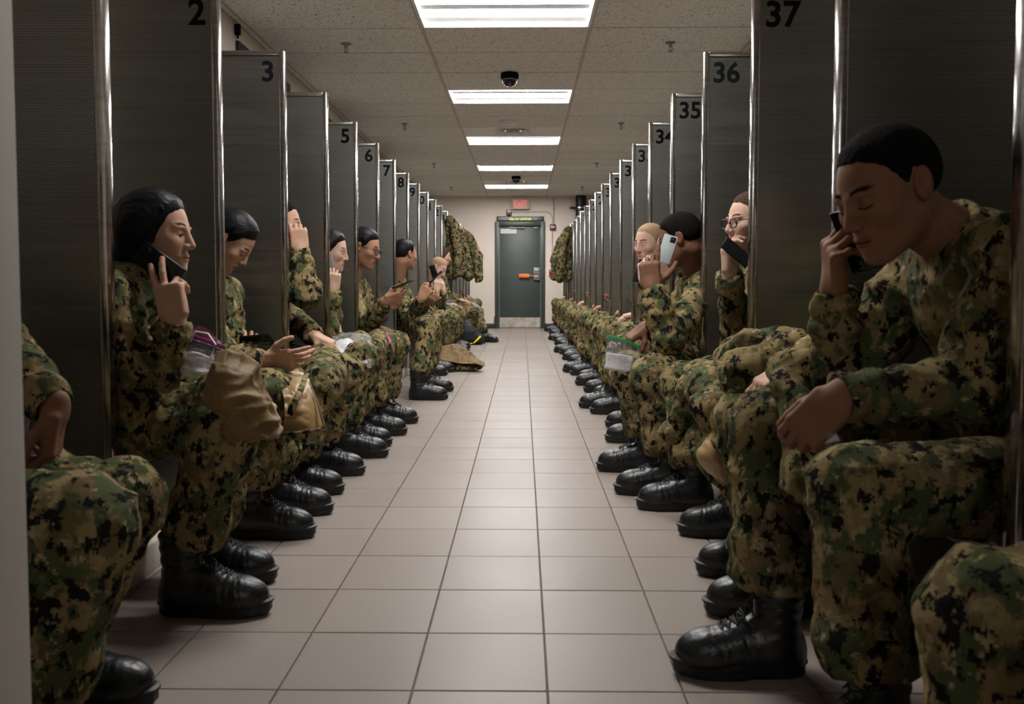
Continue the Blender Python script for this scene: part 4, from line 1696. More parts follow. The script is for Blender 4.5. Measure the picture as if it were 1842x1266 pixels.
def phone(label, c, long_, normal, mname='phone', k=1.0, size=(.072, .148, .009), screen=True):
    """normal points out of the screen"""
    x = V3(long_) / np.linalg.norm(long_)
    R = frame(x, normal)
    t = empty('phone', tuple(float(i) for i in c), 0, label, 'phone', 'phones held by the seated people')
    t.rotation_euler = Matrix(R.tolist()).to_euler()
    w_, l_, d_ = (k * i for i in size)
    bm = bmesh.new()
    add_box(bm, (0, 0, 0), (l_, w_, d_), .004)
    bmobj('phone_case', bm, M[mname], t, 40)
    if screen:
        box_obj('phone_screen', (0, 0, d_ / 2 + .0002), (l_ * .94, w_ * .90, .0008), M['screen'], t)
    bm = bmesh.new()
    add_box(bm, (l_ * .36, w_ * .20, -d_ / 2 - .0008), (.028 * k, .028 * k, .002), .0008)
    for dx, dy in ((.006, .006), (-.006, -.006), (.006, -.006)):
        add_cyl(bm, (l_ * .36 + dx, w_ * .20 + dy, -d_ / 2 - .001), (l_ * .36 + dx, w_ * .20 + dy, -d_ / 2 - .003), .0042, n=10)
    bmobj('phone_lenses', bm, M['dome'], t, 30)
    return t


# ---- cloth sheets: a control net evaluated as Catmull-Rom splines
def cr(pts, n):
    pts = np.asarray(pts, dtype=np.float64)
    m = len(pts)
    P = np.concatenate([[2 * pts[0] - pts[1]], pts, [2 * pts[-1] - pts[-2]]])
    out = []
    for i in range(n):
        u = i / (n - 1) * (m - 1)
        k = min(int(u), m - 2)
        t = u - k
        a, b, c, d = P[k], P[k + 1], P[k + 2], P[k + 3]
        out.append(.5 * (2 * b + (c - a) * t + (2 * a - 5 * b + 4 * c - d) * t * t + (3 * b - a - 3 * c + d) * t ** 3))
    return np.array(out)


def sheet_vq(net, nu=40, nv=40, amp=.006, seed=0, sc=1.0):
    net = np.asarray(net, dtype=np.float64)
    rows = np.stack([cr(r, nv) for r in net])            # (ru, nv, 3)
    G = np.stack([cr(rows[:, j], nu) for j in range(nv)], 1)   # nu, nv, 3
    v = G.reshape(-1, 3)
    ii, jj = np.meshgrid(np.arange(nu - 1), np.arange(nv - 1), indexing='ij')
    a = (ii * nv + jj).ravel()
    q = np.stack([a, a + 1, a + nv + 1, a + nv], 1)
    if amp:
        v = folds(v, q, amp, seed, sc)
    return v, q


def sheet(name, net, m, parent=None, nu=40, nv=40, amp=.006, seed=0, thick=.004, base=None, sc=1.0):
    v, q = sheet_vq(net, nu, nv, amp, seed, sc)
    if base is not None: v = v - np.asarray(base)
    o = link(name, np_mesh(name, v, q), m, parent)
    if thick:
        md = o.modifiers.new('thickness', 'SOLIDIFY')
        md.thickness = thick
        md.offset = 0
    return o

# ------------------------------------------------------------------ the seated people, left row (facing +X)
F = floor_at
GL, GR = 'people seated along the left row', 'people seated along the right row'

person('person in camouflage nearest on the left, cut by the pale pier, dark hand on lap', 1, (-1.30, 1.62, .52), (-1.36, 1.62, .98), (-1.34, 1.62, 1.20), (1, 0, -.2),
       [dict(toe=(-.66, 1.43, 0), knee=at(148, 950, 1.46)), dict(toe=F(278, 1270), knee=at(212, 905, 1.75))],
       dict(near=dict(elbow=(-1.28, 1.42, .74), wrist=(-1.12, 1.5, .64), fdir=(1, .2, -.3), palm=(0, 0, -1)),
            far=dict(elbow=(-1.22, 1.80, .83), wrist=at(102, 738, 1.66), fdir=(-.12, -.10, -1), palm=(-1, -.30, .1), curl=[(44, 52, 30), (50, 56, 30), (54, 58, 30), (58, 60, 30)], thumb='along', k=1.0)),
       skin='dark', hmat='hair_buzz', hair='buzz', group=GL, depth=2.6, seed=1, thick=.006, hidden=True)

person('woman in camouflage with long tied black hair holding a dark phone to her ear', 1, (-1.27, 2.44, .52), at(240, 503, 2.44), at(281, 417, 2.44), (1, .03, -.12),
       [dict(toe=F(485, 1104), knee=at(398, 764, 2.28)), dict(toe=F(495, 1046), knee=at(432, 739, 2.53))],
       dict(near=dict(elbow=at(264, 742, 2.285), wrist=at(314, 574, 2.29), fdir=(-.20, .06, 1), palm=(.12, 1, .05), curl=[(6, 8, 5), (10, 10, 6), (55, 55, 30), (62, 58, 30)], thumb='grip', spread=9, k=1.05),
            far=dict(elbow=at(300, 692, 2.62), wrist=at(440, 706, 2.50), fdir=(.85, -.1, -.5), palm=(0, -.2, -1), curl='relax')),
       skin='light', hair='long', hmat='hair_black', group=GL, depth=2.35, width=.90, seed=2, eye_open=True, thick=.010, hscale=1.03)
phone('dark phone held to the ear of the long haired woman', at(286, 477, 2.338), (-.80, 0, .58), (.05, 1, 0))

person('man in camouflage with short black hair bent over the phone in his hand', 1, (-1.32, 3.42, .52), at(376, 512, 3.42), at(415, 432, 3.42), (.68, .05, -.74),
       [dict(toe=F(565, 966), knee=at(475, 714, 2.97), hip=(-1.0, 3.30, .52)), dict(toe=F(597, 924), knee=at(516, 702, 3.26))],
       dict(near=dict(elbow=at(390, 642, 3.16), wrist=at(478, 652, 3.08), fdir=(1, .02, .10), palm=(0, .95, .35), curl='open', thumb=[(.62, .70, .0), (.85, .45, .0), (.95, .25, 0)]),
            far=dict(elbow=at(392, 588, 3.62), wrist=at(430, 618, 3.50), fdir=(.50, -.85, -.12), palm=(.1, .2, 1), curl='grip', thumb='along')),
       skin='light', hair='short', hmat='hair_black', group=GL, depth=3.3, seed=3, up=(.7, 0, .7), thick=.014)
phone('black phone lying in the palm of the man bent over it', at(455, 613, 3.39), (.98, -.1, .10), (-.08, .55, .82), k=1.15)

person('person in camouflage whose profile shows past divider 3, red phone at the face', 1, (-1.34, 4.18, .52), at(478, 484, 4.18), at(507, 403, 4.18), (1, .1, -.10),
       [dict(toe=F(617, 888), knee=at(583, 690, 3.58), hip=(-1.0, 4.06, .52)), dict(toe=F(655, 854), knee=at(618, 670, 3.91))],
       dict(near=dict(elbow=at(552, 523, 4.02), wrist=at(540, 449, 4.05), fdir=(-.12, .12, 1), palm=(-.25, .95, 0), curl='hold', thumb='grip'),
            far=dict(elbow=at(512, 555, 4.42), wrist=at(566, 604, 4.08), fdir=(.88, -.12, -.40), palm=(-.3, .1, -1), curl='relax')),
       skin='light', hair='buzz', hmat='hair_buzz', group=GL, depth=4.0, seed=4, thick=.006)
phone('red phone held to the face past divider 3', at(507, 414, 4.09), (.35, 0, -.93), (-.2, 1, 0), 'phone_red', k=.95)

person('woman in camouflage with black tied hair and grey phone behind a clear bag', 1, (-1.28, 5.0, .52), at(575, 508, 5.0), at(595, 450, 5.0), (.96, 0, -.24),
       [dict(toe=F(697, 822), knee=at(647, 646, 4.36), hip=(-.99, 4.90, .52)), dict(toe=F(704, 802), knee=at(662, 634, 4.66), hip=(-1.16, 4.98, .52))],
       dict(near=dict(elbow=at(586, 598, 4.86), wrist=at(599, 520, 4.86), fdir=(.12, .05, 1), palm=(-.2, 1, 0), curl='hold', thumb='grip', k=.95),
            far=dict(elbow=at(586, 552, 5.15), wrist=at(602, 577, 4.98), fdir=(.2, -.2, -.95), palm=(-.8, .5, 0), curl='hold', k=.95)),
       skin='pale', hair='tied', hmat='hair_black', group=GL, depth=4.8, width=.93, seed=5, thick=.012, hscale=1.02)
phone('grey phone held to the ear of the woman behind the clear bag', at(591, 480, 4.905), (.22, 0, -.97), (0, 1, 0), 'phone_grey')

person('man in camouflage with dark glasses looking down at a phone in his right hand', 1, (-1.26, 5.80, .52), at(634, 510, 5.76), at(655, 445, 5.70), (.93, -.10, -.34),
       [dict(toe=F(731, 782), knee=at(680, 628, 5.0), hip=(-.99, 5.66, .52)), dict(toe=F(751, 761), knee=at(712, 620, 5.36))],
       dict(near=dict(elbow=at(657, 592, 5.57), wrist=at(694, 541, 5.38), fdir=(.95, .08, .30), palm=(0, .75, .65), curl='hold', thumb='along'),
            far=dict(elbow=at(668, 588, 5.98), wrist=at(690, 556, 5.78), fdir=(.7, -.6, .2), palm=(0, .1, 1), curl='hold')),
       skin='olive', hair='short', hmat='hair_black', group=GL, depth=5.0, seed=6, thick=.010, glasses=True, hscale=1.13, width=.95)
phone('black phone tilted in the hand of the man with dark glasses', at(726, 511, 5.40), (.90, .05, .34), (-.34, .02, .94), k=1.05)

person('man in camouflage looking away down the corridor, black hair, crossed legs', 1, (-1.20, 7.45, .52), at(713, 509, 7.44), at(729, 457, 7.36), (.70, .70, -.10),
       [dict(toe=F(805, 719), knee=at(772, 586, 6.62), hip=(-.95, 7.2, .52)), dict(toe=F(815, 704), knee=at(776, 580, 7.0))],
       dict(near=dict(elbow=at(740, 574, 7.0), wrist=at(757, 536, 6.84), fdir=(.65, .1, .75), palm=(.1, .95, .2), curl='hold', thumb='along'),
            far=dict(elbow=at(752, 570, 7.4), wrist=at(764, 545, 7.1), fdir=(.7, -.5, .4), palm=(.2, .4, .8), curl='hold')),
       skin='olive', hair='buzz', hmat='hair_black', group=GL, depth=6.5, seed=7, thick=.009, hscale=1.10, eye_open=False)
phone('dark phone with a bright tip held up by the man looking away', at(784, 499, 6.86), (.68, 0, .73), (-.73, .04, .68))

person('man in camouflage with cropped fair hair, phone at his ear and hand over his face', 1, (-1.16, 10.02, .52), at(775, 510, 9.98), at(788, 482, 9.9), (.80, -.25, -.60),
       [dict(toe=F(826, 650), knee=at(808, 574, 9.72)), dict(toe=F(834, 644), knee=at(813, 572, 10.05))],
       dict(near=dict(elbow=at(778, 562, 9.70), wrist=at(786, 522, 9.60), fdir=(.05, .1, 1), palm=(-.3, 1, 0), curl='hold', thumb='grip'),
            far=dict(elbow=at(792, 562, 9.95), wrist=at(798, 524, 9.72), fdir=(-.1, -.05, 1), palm=(-.9, .2, 0), curl='relax')),
       skin='pale', hair='buzz', hmat='hair_blond', group=GL, depth=8.0, seed=8, thick=.004, eye_open=False, up=(.5, 0, .8), hscale=1.08)
phone('black phone at the ear of the fair haired man', at(780, 488, 9.66), (.3, 0, -.95), (.1, 1, 0))

person('person in camouflage with brown tied hair peeking past divider 12, purple bag on lap', 1, (-1.22, 11.7, .52), at(790, 486, 11.7), at(798, 460, 11.7), (.95, .2, -.25),
       [dict(toe=F(841, 630), knee=at(826, 566, 11.35)), dict(toe=F(846, 627), knee=at(830, 564, 11.65))],
       dict(near=dict(elbow=at(800, 545, 11.5), wrist=at(814, 548, 11.25), fdir=(.9, .2, -.3), palm=(0, .2, -1), curl='hold'),
            far=dict(elbow=at(806, 540, 11.9), wrist=at(818, 549, 11.6), fdir=(.9, -.3, -.3), palm=(0, -.2, -1), curl='hold')),
       skin='light', hair='tied', hmat='hair_brown', group=GL, depth=8.0, seed=9, thick=.012, eye_open=False)

person('person far down the left row stretching legs out in black running shoes', 1, (-1.28, 13.26, .52), (-1.36, 13.26, .98), (-1.34, 13.26, 1.19), (1, 0, -.2),
       [dict(toe=F(896, 616), ang=-.35, knee=at(858, 563, 13.0)), dict(toe=F(889, 613), ang=-.1, knee=at(860, 561, 13.36))],
       dict(near=dict(elbow=(-1.2, 13.03, .72), wrist=(-1.0, 13.08, .66), fdir=(1, .2, -.2), palm=(0, .1, -1)),
            far=dict(elbow=(-1.2, 13.48, .72), wrist=(-1.0, 13.42, .66), fdir=(1, -.2, -.2), palm=(0, -.1, -1))),
       skin='light', hair='buzz', hmat='hair_brown', group=GL, depth=8.0, seed=10, thick=.006, hidden=True)

# ------------------------------------------------------------------ right row (facing -X)
person('person in camouflage nearest on the right, only a knee in the corner', -1, (1.06, 1.02, .54), (1.14, 1.0, .99), (1.12, 1.0, 1.19), (-1, 0, -.2),
       [dict(toe=(.42, .74, 0), knee=(.66, .80, .50)), dict(toe=(.44, 1.13, 0), knee=at(1775, 1120, 1.14))],
       dict(near=dict(elbow=(1.06, .72, .72), wrist=(.88, .78, .63), fdir=(-1, .2, -.2), palm=(0, 0, -1)),
            far=dict(elbow=(1.06, 1.24, .74), wrist=(.90, 1.16, .66), fdir=(-1, -.2, -.2), palm=(0, 0, -1))),
       skin='light', hair='buzz', group=GR, depth=2.6, seed=21, thick=.006, hidden=True)

person('big man in camouflage at right, brown skin and cropped black hair, phone at his ear', -1, (1.13, 1.74, .53), at(1722, 428, 1.72), at(1596, 344, 1.66), (-.84, -.26, -.40),
       [dict(toe=(.47, 1.40, 0), ang=PI + .55, knee=at(1536, 882, 1.60)), dict(toe=F(1213, 1210), knee=at(1378, 764, 1.98))],
       dict(near=dict(elbow=at(1748, 695, 1.54), wrist=at(1506, 716, 1.50), fdir=(-.62, .22, -.75), palm=(.30, .80, -.50), curl=[(28, 40, 25), (34, 44, 28), (40, 48, 30), (46, 50, 30)], thumb='along', k=1.0),
            far=dict(elbow=at(1512, 735, 1.93), wrist=at(1500, 517, 1.86), fdir=(-.22, -.48, .85), palm=(1, -.15, .2), curl=[(42, 48, 22), (46, 50, 25), (50, 52, 25), (54, 52, 28)], thumb='along', k=1.12)),
       skin='brown', hair='buzz', hmat='hair_buzz', group=GR, depth=1.75, seed=22, thick=.007, eye_open=False, hscale=1.06, width=1.08, up=(-.3, 0, 1))
phone('black phone pressed to the ear of the big man at right', at(1540, 432, 1.80), (.42, .15, -.88), (.75, .6, .1))

person('person in camouflage mostly hidden behind divider 38, hand resting on the knee', -1, (1.22, 2.66, .52), (1.20, 2.62, 1.01), (1.075, 2.58, 1.19), (-1, 0, -.1),
       [dict(toe=F(1270, 1104), knee=at(1338, 764, 2.36)), dict(toe=F(1255, 1033), knee=at(1298, 734, 2.66))],
       dict(near=dict(elbow=at(1530, 610, 2.43), wrist=at(1424, 660, 2.26), fdir=(-.84, -.05, -.52), palm=(-.1, .1, -1), curl='relax'),
            far=dict(elbow=(1.12, 2.86, .72), wrist=(.94, 2.80, .66), fdir=(-1, -.2, -.2), palm=(0, 0, -1))),
       skin='light', hair='buzz', group=GR, depth=2.6, seed=23, thick=.006, hidden=True)

person('pale man in camouflage with round dark glasses and phone under his chin', -1, (1.16, 3.50, .52), at(1388, 472, 3.42), at(1350, 398, 3.33), (-.95, -.28, -.10),
       [dict(toe=F(1222, 962), knee=at(1279, 700, 3.03), hip=(.78, 3.34, .52)), dict(toe=F(1147, 915), knee=at(1228, 690, 3.37))],
       dict(near=dict(elbow=at(1398, 640, 3.22), wrist=at(1330, 668, 3.12), fdir=(-1, .1, -.2), palm=(0, .1, -1), curl='relax'),
            far=dict(elbow=at(1328, 628, 3.46), wrist=at(1312, 491, 3.30), fdir=(-.08, -.02, 1), palm=(.75, -.6, .05), curl='hold', thumb='along')),
       skin='pale', hair='buzz', hmat='hair_brown', group=GR, depth=3.2, seed=24, thick=.006, eye_open=True, glasses=True)
phone('black phone under the chin of the pale man with glasses', at(1325, 454, 3.215), (.76, .05, -.62), (.3, -.85, .40), k=.88)

person('dark skinned man in camouflage leaning forward with a pale phone and a clear bag', -1, (1.08, 4.20, .52), at(1248, 500, 4.17), at(1222, 430, 4.08), (-.86, .30, -.38),
       [dict(toe=F(1107, 888), knee=at(1173, 680, 3.57), hip=(.76, 4.02, .52)), dict(toe=F(1075, 847), knee=at(1135, 664, 4.0))],
       dict(near=dict(elbow=at(1206, 610, 3.72), wrist=at(1171, 517, 3.74), fdir=(-.06, .1, 1), palm=(.3, .95, 0), curl=[(2, 6, 4), (35, 48, 25), (42, 52, 28), (46, 54, 30)], thumb='wide', k=1.18),
            far=dict(elbow=at(1205, 605, 4.25), wrist=at(1160, 588, 4.02), fdir=(-.80, -.05, -.60), palm=(.15, .2, -.95), curl='pinch', thumb='grip')),
       skin='dark', hair='buzz', hmat='hair_buzz', group=GR, depth=3.8, seed=25, thick=.009, eye_open=False, hscale=1.05)
phone('pale backed phone at the ear of the man leaning forward', at(1200, 448, 3.905), (.30, .0, .95), (.12, 1, 0), 'phone_white', k=.92)

person('fair skinned man with cropped blond hair in camouflage, hand over his mouth', -1, (1.10, 5.12, .52), at(1196, 500, 5.1), at(1168, 437, 5.02), (-.80, -.58, -.20),
       [dict(toe=F(1090, 795), knee=at(1136, 632, 4.70)), dict(toe=F(1090, 769), knee=at(1122, 626, 5.05))],
       dict(near=dict(elbow=at(1168, 604, 4.78), wrist=at(1160, 503, 4.78), fdir=(-.05, .15, 1), palm=(.75, .65, 0), curl='hold', thumb='grip'),
            far=dict(elbow=at(1178, 600, 5.4), wrist=at(1140, 606, 5.15), fdir=(-1, -.2, -.2), palm=(0, 0, -1))),
       skin='pale', hair='buzz', hmat='hair_blond', group=GR, depth=4.8, seed=26, thick=.004)
phone('dark phone behind the hand of the blond man', at(1153, 487, 4.90), (.3, .1, .9), (.6, .6, .1))


# ------------------------------------------------------------------ people leaning back far down the rows: three poses, copied
def far_pose(kind):
    hip, nk, hd = (-1.36, 0, .52), (-1.44, 0, 1.0), (-1.43, 0, 1.21)
    lg = [dict(toe=(-.76, -.17, 0), knee=(-.92, -.15, .535)), dict(toe=(-.72, .16, 0), knee=(-.90, .15, .54))]
    if kind == 0:
        ar = dict(near=dict(elbow=(-1.34, -.24, .74), wrist=(-1.20, -.12, .68), fdir=(.6, .8, -.25), palm=(0, .1, -1)),
                  far=dict(elbow=(-1.34, .24, .74), wrist=(-1.18, .12, .67), fdir=(.7, -.7, -.25), palm=(0, -.1, -1)))
    elif kind == 1:
        lg[0] = dict(toe=(-.66, -.12, 0), knee=(-.90, -.13, .55))
        ar = dict(near=dict(elbow=(-1.36, -.22, .75), wrist=(-1.2, -.07, .72), fdir=(.8, .5, .2), palm=(0, .3, 1), curl='hold'),
                  far=dict(elbow=(-1.36, .22, .75), wrist=(-1.2, .08, .72), fdir=(.8, -.5, .2), palm=(0, -.3, 1), curl='hold'))
    else:
        lg[1] = dict(toe=(-.80, .20, 0), knee=(-.93, .19, .53))
        ar = dict(near=dict(elbow=(-1.22, -.22, .78), wrist=(-1.24, -.13, 1.0), fdir=(-.2, .2, 1), palm=(0, 1, 0), curl='hold', thumb='grip'),
                  far=dict(elbow=(-1.32, .24, .74), wrist=(-1.15, .14, .68), fdir=(1, -.1, -.25), palm=(0, -.1, -1)))
    r, b = person('person in camouflage leaning back', 1, hip, nk, hd, (1, 0, -.2), lg, ar, ('light', 'brown', 'tan')[kind], ('buzz', 'buzz', 'tied')[kind],
                  'hair_buzz', depth=6.2, seed=31 + kind, thick=.007, eye_open=False, fine=1.1)
    return r


POSES = [far_pose(k) for k in range(3)]
USED = [False] * 3


def far_person(side, n, kind, label, skin):
    src = POSES[kind]
    r = src if not USED[kind] else copy_tree(src)
    USED[kind] = True
    if side == 'L':
        Y = YLn(n) - PITCH_B / 2 + .02
        r.location = (-1.36, Y, 0)
        r['group'] = GL
    else:
        Y = YRn(n) - PITCH_B / 2 + .02
        r.location = (1.36 - .24, Y, 0)
        r.rotation_euler = (0, 0, PI)
        r['group'] = GR
    r['label'] = label
    for ch in r.children:
        if ch.name.startswith('body'):
            ch.material_slots[0].link = 'OBJECT'
            ch.material_slots[0].material = SKIN[skin]
    return r


SK = ['light', 'brown', 'pale', 'tan', 'dark', 'olive']
i = 0
rows = [('L', n) for n in (9, 10, 12, 16, 17, 18, 19)] + [('R', n) for n in range(33, 19, -1)]
ORD = dict(zip([n for n in range(33, 19, -1)], 'first second third fourth fifth sixth seventh eighth ninth tenth eleventh twelfth thirteenth farthest'.split()))
for sd, n in rows:
    if sd == 'L':
        if n < 13:
            lab = 'camouflaged person leaning back before divider %s on the left, mostly knees showing' % WORDS[n]
        else:
            lab = '%s camouflaged person leaning back beyond divider thirteen on the left' % {16: 'nearest', 17: 'second', 18: 'third', 19: 'farthest'}[n]
    else:
        lab = '%s camouflaged person beyond the blond man on the right, knees showing' % ORD[n]
    far_person(sd, n, (n * 2 + (sd == 'R')) % 3, lab, SK[i % 6])
    i += 1


# ------------------------------------------------------------------ loose things
def sdf_thing(name, f, pts, pad, h, m, parent, base, amp=.008, seed=0.0):
    lo, hi = bbox(pts, pad)
    v, q = mesh_sdf(f, lo, hi, h)
    if amp: v = folds(v, q, amp, seed)
    return link(name, np_mesh(name, v - np.asarray(base), q), m, parent)


def lumps(name, cones, m, parent, base, h=.008, k=.02, amp=.008, seed=0.0):
    """cones: list of (a, b, ra, rb)"""
    def f(P):
        d = None
        for a, b, ra, rb in cones:
            c = cone(P, a, b, ra, rb)
            d = c if d is None else smin(d, c, k)
        return d
    pts = [p for c in cones for p in (c[0], c[1])]
    pad = max(max(c[2], c[3]) for c in cones) + .03
    return sdf_thing(name, f, pts, pad, h, m, parent, base, amp, seed)


def A(p): return at(*p)


def net(rows): return [[A(p) for p in r] for r in rows]


# coat over the lap of the long haired woman
b = A((420, 720, 2.25))
t = empty('coat', tuple(b), 0, 'camouflage coat with brown lining bundled over the forearm of the long haired woman', 'coat')
sheet('lining', net([[(398, 638, 2.24), (384, 672, 2.20), (368, 722, 2.18)], [(424, 634, 2.26), (412, 690, 2.17), (402, 752, 2.16)],
                     [(452, 660, 2.30), (446, 716, 2.19), (424, 784, 2.17)], [(470, 704, 2.34), (482, 742, 2.24), (452, 792, 2.20)],
                     [(474, 742, 2.38), (496, 768, 2.27), (470, 790, 2.22)]]), M['tan_dull'], t, 64, 64, .016, 3.1, .004, b, .8)
sheet('collar_band', net([[(393, 634, 2.235), (378, 674, 2.185), (360, 726, 2.165)], [(412, 630, 2.235), (397, 678, 2.175), (378, 736, 2.155)]]), M['tan_dull'], t, 8, 34, .002, 4.4, .010, b)
lumps('sleeve', [(A((318, 740, 2.28)), A((385, 716, 2.30)), .048, .055), (A((385, 716, 2.30)), A((446, 770, 2.32)), .060, .035)], M['camo'], t, b, .007, .03, .010, 5.5)
lumps('cuff', [(A((446, 776, 2.24)), A((486, 774, 2.26)), .026, .016), (A((456, 770, 2.22)), A((492, 764, 2.24)), .016, .012)], M['tan_dull'], t, b, .005, .012, .009, 6.6)
sheet('lining_flap', net([[(405, 744, 2.20), (440, 760, 2.20)], [(400, 775, 2.19), (432, 790, 2.19)], [(412, 800, 2.20), (430, 797, 2.20)]]), M['tan_dull'], t, 14, 14, .004, 7.7, .004, b)

# coat over the knees of the man bent over his phone
b = A((540, 720, 2.9))
t = empty('coat', tuple(b), 0, 'shiny tan coat lining draped over the knees of the bent man', 'coat')
sheet('lining', net([[(488, 668, 3.10), (520, 664, 3.14), (550, 672, 3.18)], [(506, 698, 2.92), (534, 694, 2.94), (560, 694, 3.02)],
                     [(512, 742, 2.86), (545, 735, 2.88), (572, 728, 2.96)], [(510, 780, 2.86), (548, 776, 2.87), (582, 768, 2.93)]]), M['tan'], t, 44, 44, .006, 8.2, .004, b, .6)
sheet('camouflage_edge', net([[(548, 668, 3.14), (556, 672, 3.14)], [(536, 700, 2.90), (546, 702, 2.90)], [(522, 724, 2.85), (532, 730, 2.85)], [(516, 744, 2.84), (526, 748, 2.84)]]), M['camo'], t, 24, 8, .003, 9.1, .008, b)
sheet('camouflage_hem', net([[(510, 778, 2.84), (548, 775, 2.85), (584, 768, 2.91)], [(514, 792, 2.86), (550, 788, 2.87), (584, 776, 2.92)]]), M['camo'], t, 8, 30, .003, 9.6, .006, b)
sheet('zip_edge', net([[(556, 690, 3.0), (559, 690, 3.0)], [(570, 728, 2.93), (574, 728, 2.93)], [(582, 770, 2.90), (586, 770, 2.90)]]), M['tan_dull'], t, 16, 4, .001, 9.9, .006, b)


def clear_bag(label, film, zip_net=None, zmat=None, contents=None, flap=None, fmat=None, line=None, seed=0.0, amp=.004, papers=None, text=None, group='clear zip bags'):
    b = A(film[1][1])
    t = empty('plastic_bag', tuple(b), 0, label, 'bag', group)
    if contents:
        for i_, c in enumerate(contents):
            sheet('folded_paper', net(c), M['paper'], t, 20, 20, .007, seed + i_, .003, b, .5)
    if papers:
        sheet('name_paper', net(papers), M['paper'], t, 14, 14, .0015, seed, .001, b)
    sheet('bag_film', net(film), M['plastic'], t, 34, 34, amp, seed, 0, b, .6)
    if flap: sheet('bag_flap', net(flap), fmat, t, 14, 14, .003, seed, 0, b)
    if zip_net: sheet('zip_strip', net(zip_net), zmat, t, 6, 24, .0008, seed, .003, b)
    if line: sheet('zip_line', net(line), M['blue_zip'], t, 4, 24, .0008, seed, .003, b)
    return t, b


M['pink_film'] = plastic_mat('pink_mesh_film', srgb(150, 60, 120), .55)
clear_bag('clear zip bag with wide pink top and cables beside the long haired woman',
          [[(318, 600, 2.36), (360, 612, 2.36), (404, 628, 2.36)], [(309, 636, 2.33), (352, 640, 2.33), (396, 646, 2.33)], [(297, 676, 2.31), (338, 668, 2.31), (376, 660, 2.31)]],
          [[(318, 596, 2.355), (360, 606, 2.355), (406, 622, 2.355)], [(318, 602, 2.355), (360, 613, 2.355), (404, 629, 2.355)]], M['pink'],
          contents=[[[(314, 646, 2.35), (345, 632, 2.35), (385, 644, 2.35)], [(306, 664, 2.34), (342, 656, 2.34), (380, 658, 2.34)], [(300, 680, 2.33), (340, 672, 2.33), (370, 666, 2.33)]]],
          flap=[[(326, 598, 2.36), (364, 606, 2.36), (404, 624, 2.36)], [(346, 588, 2.37), (366, 590, 2.37), (394, 612, 2.37)], [(352, 585, 2.37), (366, 586, 2.37), (378, 594, 2.37)]], fmat=M['pink_film'],
          line=[[(318, 604, 2.354), (360, 615, 2.354), (403, 631, 2.354)], [(317, 607, 2.354), (359, 618, 2.354), (402, 634, 2.354)]], seed=1.2)
bm = bmesh.new()
bb = A((352, 640, 2.34))
tube_pts(bm, [A(p) for p in ((345, 640, 2.35), (342, 615, 2.35), (352, 596, 2.35), (374, 600, 2.35), (388, 620, 2.35), (380, 640, 2.345))], .0028, 6)
tag(bmobj('cable', bm, M['white_metal'], None, 60), 'looped white cable inside the pink topped bag', 'cable')
clear_bag('crinkled clear bag of white papers on the lap of the tied haired woman',
          [[(597, 602, 4.62), (632, 597, 4.62), (667, 601, 4.60)], [(600, 624, 4.36), (636, 622, 4.34), (668, 630, 4.34)], [(612, 640, 4.26), (642, 648, 4.25), (668, 661, 4.25)]],
          contents=[[[(602, 614, 4.46), (625, 608, 4.46), (650, 618, 4.44)], [(606, 628, 4.36), (630, 626, 4.36), (656, 634, 4.35)], [(616, 642, 4.30), (640, 646, 4.29), (660, 652, 4.29)]],
                    [[(640, 630, 4.30), (655, 632, 4.29)], [(646, 650, 4.27), (662, 654, 4.27)]]], seed=2.4, amp=.012)
tb, bb = clear_bag('clear zip bag with green strip and written white paper held over the aisle',
          [[(1093, 606, 3.84), (1120, 613, 3.84), (1152, 624, 3.86)], [(1089, 634, 3.83), (1116, 640, 3.83), (1146, 647, 3.85)], [(1085, 662, 3.82), (1110, 668, 3.82), (1138, 669, 3.84)]],
          [[(1093, 602, 3.835), (1120, 609, 3.835), (1153, 622, 3.855)], [(1092, 607, 3.835), (1119, 614, 3.835), (1152, 627, 3.855)]], M['green_zip'],
          papers=[[(1091, 634, 3.845), (1115, 637, 3.845), (1140, 641, 3.86)], [(1090, 648, 3.845), (1113, 652, 3.845), (1138, 655, 3.86)], [(1088, 661, 3.845), (1112, 666, 3.845), (1137, 667, 3.86)]],
          line=[[(1092, 608, 3.836), (1119, 615, 3.836), (1151, 628, 3.856)], [(1092, 610, 3.836), (1119, 617, 3.836), (1151, 630, 3.856)]], seed=3.3)
tx = text_mesh('handwriting', 'JOHNSON', .034, M['black'], tb, tuple(A((1092, 635.5, 3.838)) - bb), 'LEFT', -.0008, .0003, (PI / 2, math.radians(7), math.radians(4)), .66)
clear_bag('small clear bag with pink strip on the thigh of the man with dark glasses',
          [[(684, 600, 5.15), (694, 601, 5.10)], [(686, 612, 5.02), (698, 612, 5.0)], [(690, 620, 4.95), (701, 618, 4.93)]],
          [[(694, 599, 5.06), (700, 617, 4.90)], [(697, 599, 5.06), (703, 617, 4.90)]], M['pink'], seed=4.4)
clear_bag('thin purple stripped bag on the lap past divider twelve',
          [[(796, 536, 11.35), (812, 545, 11.3)], [(798, 541, 11.25), (814, 549, 11.2)], [(800, 546, 11.2), (816, 553, 11.15)]],
          [[(795, 535, 11.3), (820, 549, 11.2)], [(796, 539, 11.3), (820, 553, 11.2)]], M['purple'], seed=5.1)
clear_bag('crinkled clear bag on the farthest lap of the left row',
          [[(846, 541, 13.3), (856, 543, 13.25)], [(850, 546, 13.15), (861, 548, 13.1)], [(856, 552, 13.05), (866, 554, 13.0)]], seed=6.6, amp=.01)
